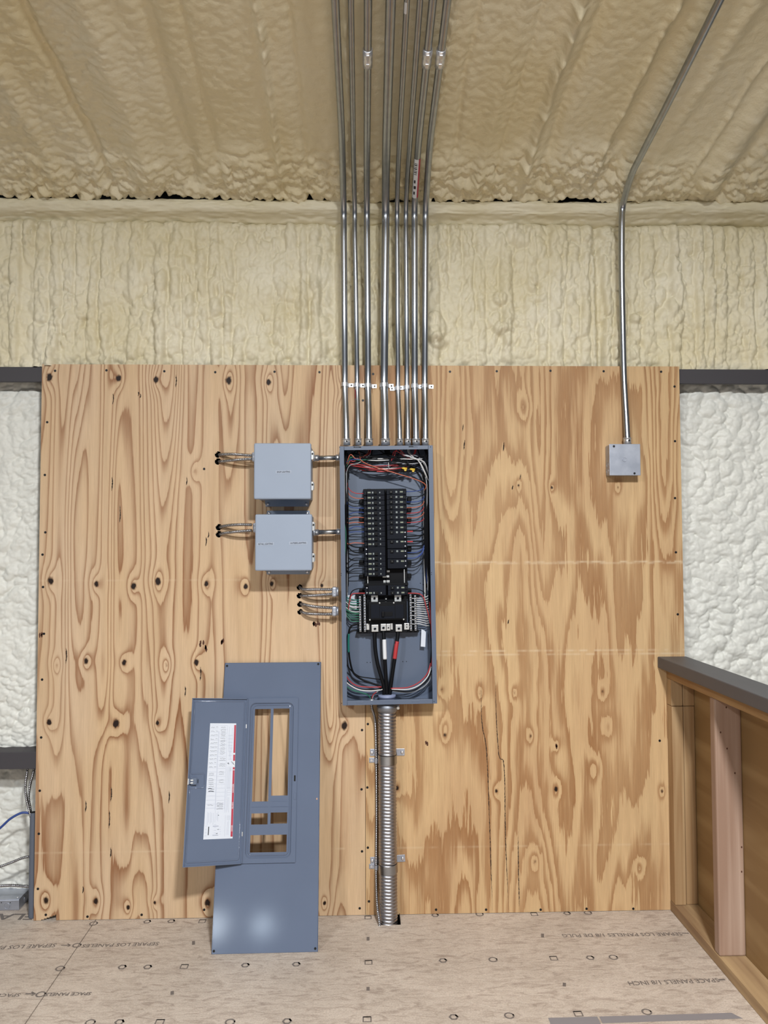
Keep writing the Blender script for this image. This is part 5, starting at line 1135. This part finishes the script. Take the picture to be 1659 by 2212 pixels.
mb = MB(); mb.box(XW+.0005, XW+.0885, p.y, p.y+.038, .0386, .8682, .005, 2); sd = tag(mb.build('wall_stud', 'stud_pink'), 'broad pinkish stud standing alone in the half wall', 'stud', g_)
for px, py in ((1556.5, 1582), (1570.5, 1617), (1587.5, 1670), (1602, 1830), (1602, 1883), (1568.8, 1528)):
    q = W(px, py, p.y); mb = MB(); mb.prism([(q.x+.0024*math.cos(k*.7854)-q.x*0, q.z+.0034*math.sin(k*.7854)) for k in range(8)], p.y-.0004, p.y+.001); mb.build('knot', 'bark', sd)

# ================================================================== things at the lower left, beside the plywood
a = W(68, 1758, .012); b = W(64.5, 1960, .012)
t = thing('plastic_conduit', 'upright gray plastic conduit beside the left edge of the plywood', 'conduit', (b.x, .012, 0))
mb = MB(); mb.tube([(b.x+.001, .030, .001), ((a.x+b.x)/2, .030, .2), (a.x, .030, a.z)], .0125, 20, False); mb.build('tube', 'pvc_gray', t)
mb = MB(); mb.tube([(a.x, .030, a.z), (a.x, .030, a.z-.03)], .0105, 16); mb.build('mouth', 'dark_hole', t)
# steel box lying on the floor
fr_ = F(41, 1967); wbx = .125; bl = F(41, 1967)
bt_ = X(41, 1944.5, fr_.x).z; hbx = .041
t = thing('junction_box', 'galvanized junction box lying on the floor at the far left', 'electrical box', (fr_.x-wbx/2, fr_.y, 0))
dB = .118
mb = MB(); mb.box(fr_.x-wbx, fr_.x, fr_.y, fr_.y+dB, .0004, hbx, .003, 2); bd = mb.build('body', 'galv', t)
for k, (px, py) in enumerate(((15, 1959), (-8, 1958))):
    q = W(px, py, fr_.y); mb = MB(); mb.tube([(q.x+.0105*math.cos(i*math.pi/10), fr_.y-.0004, .018+.0105*math.sin(i*math.pi/10)) for i in range(21)], .0007, 5, False); mb.build('knockout', 'galv', bd)
mb = MB(); mb.tube([(fr_.x+.0004, fr_.y+.055+.012*math.cos(i*math.pi/10), .020+.012*math.sin(i*math.pi/10)) for i in range(21)], .0008, 5, False); mb.build('knockout', 'galv', bd)
mb = MB()
for px in (3, 22): q = W(px, 1950, fr_.y); mb.prism([(q.x+.0020*math.cos(k*.7854), q.z+.0020*math.sin(k*.7854)) for k in range(8)], fr_.y-.0004, fr_.y+.0004)
mb.build('mounting_holes', 'dark_hole', bd)
mb = MB(); mb.box(fr_.x-wbx-.001, fr_.x+.001, fr_.y-.001, fr_.y+dB+.001, hbx, hbx+.0022, .0009); cvx = mb.build('cover', 'galv', t)
mb = MB()
for dx, dy in ((-.010, .010), (-wbx+.012, dB-.012)): mb.cyl((fr_.x+dx, fr_.y+dy, hbx+.002), (fr_.x+dx, fr_.y+dy, hbx+.0045), .004, 10)
mb.build('cover_screw', 'zinc', cvx)
yl = .040
armor('armored_cable', 'left armored cable hanging from the girt at the plywood edge', [W(60, 1655, .05), W(58, 1672, yl), W(55, 1695, yl), W(56, 1720, yl-.012), W(61, 1742, .024), W(66.5, 1765, .0245)], .0048, .0066, group='armored cables at the far left')
armor('armored_cable', 'right armored cable hanging from the girt at the plywood edge', [W(75, 1655, .055), W(70, 1676, yl+.004), W(64, 1700, yl+.004), W(62, 1722, yl+.002), W(65, 1745, .036), W(69, 1768, .0355)], .0048, .0066, group='armored cables at the far left')
armor('armored_cable', 'armored cable sloping up behind the gray plastic conduit', [W(-40, 1884, .03), W(0, 1872, .03), W(25, 1863, .035), W(50, 1853, .045), W(72, 1849, .050)], .0052, .0062, group='armored cables at the far left')
armor('armored_cable', 'armored cable lying level above the steel box on the floor', [W(-40, 1918, .03), W(0, 1914, .03), W(25, 1912.5, .035), W(45, 1914, .045), W(70, 1915, .050)], .0055, .0062, group='armored cables at the far left')
tag(MB().tube(crom([W(-40, 1822, -.02), W(0, 1789, .0), W(22, 1769, .01), W(45, 1756.5, .02), W(60, 1756, .028), W(67, 1760, .030), W(68.5, 1772, .030)], 8), .0042, 10).build('blue_cable', 'blue'), 'blue cable curving into the gray plastic conduit', 'cable')
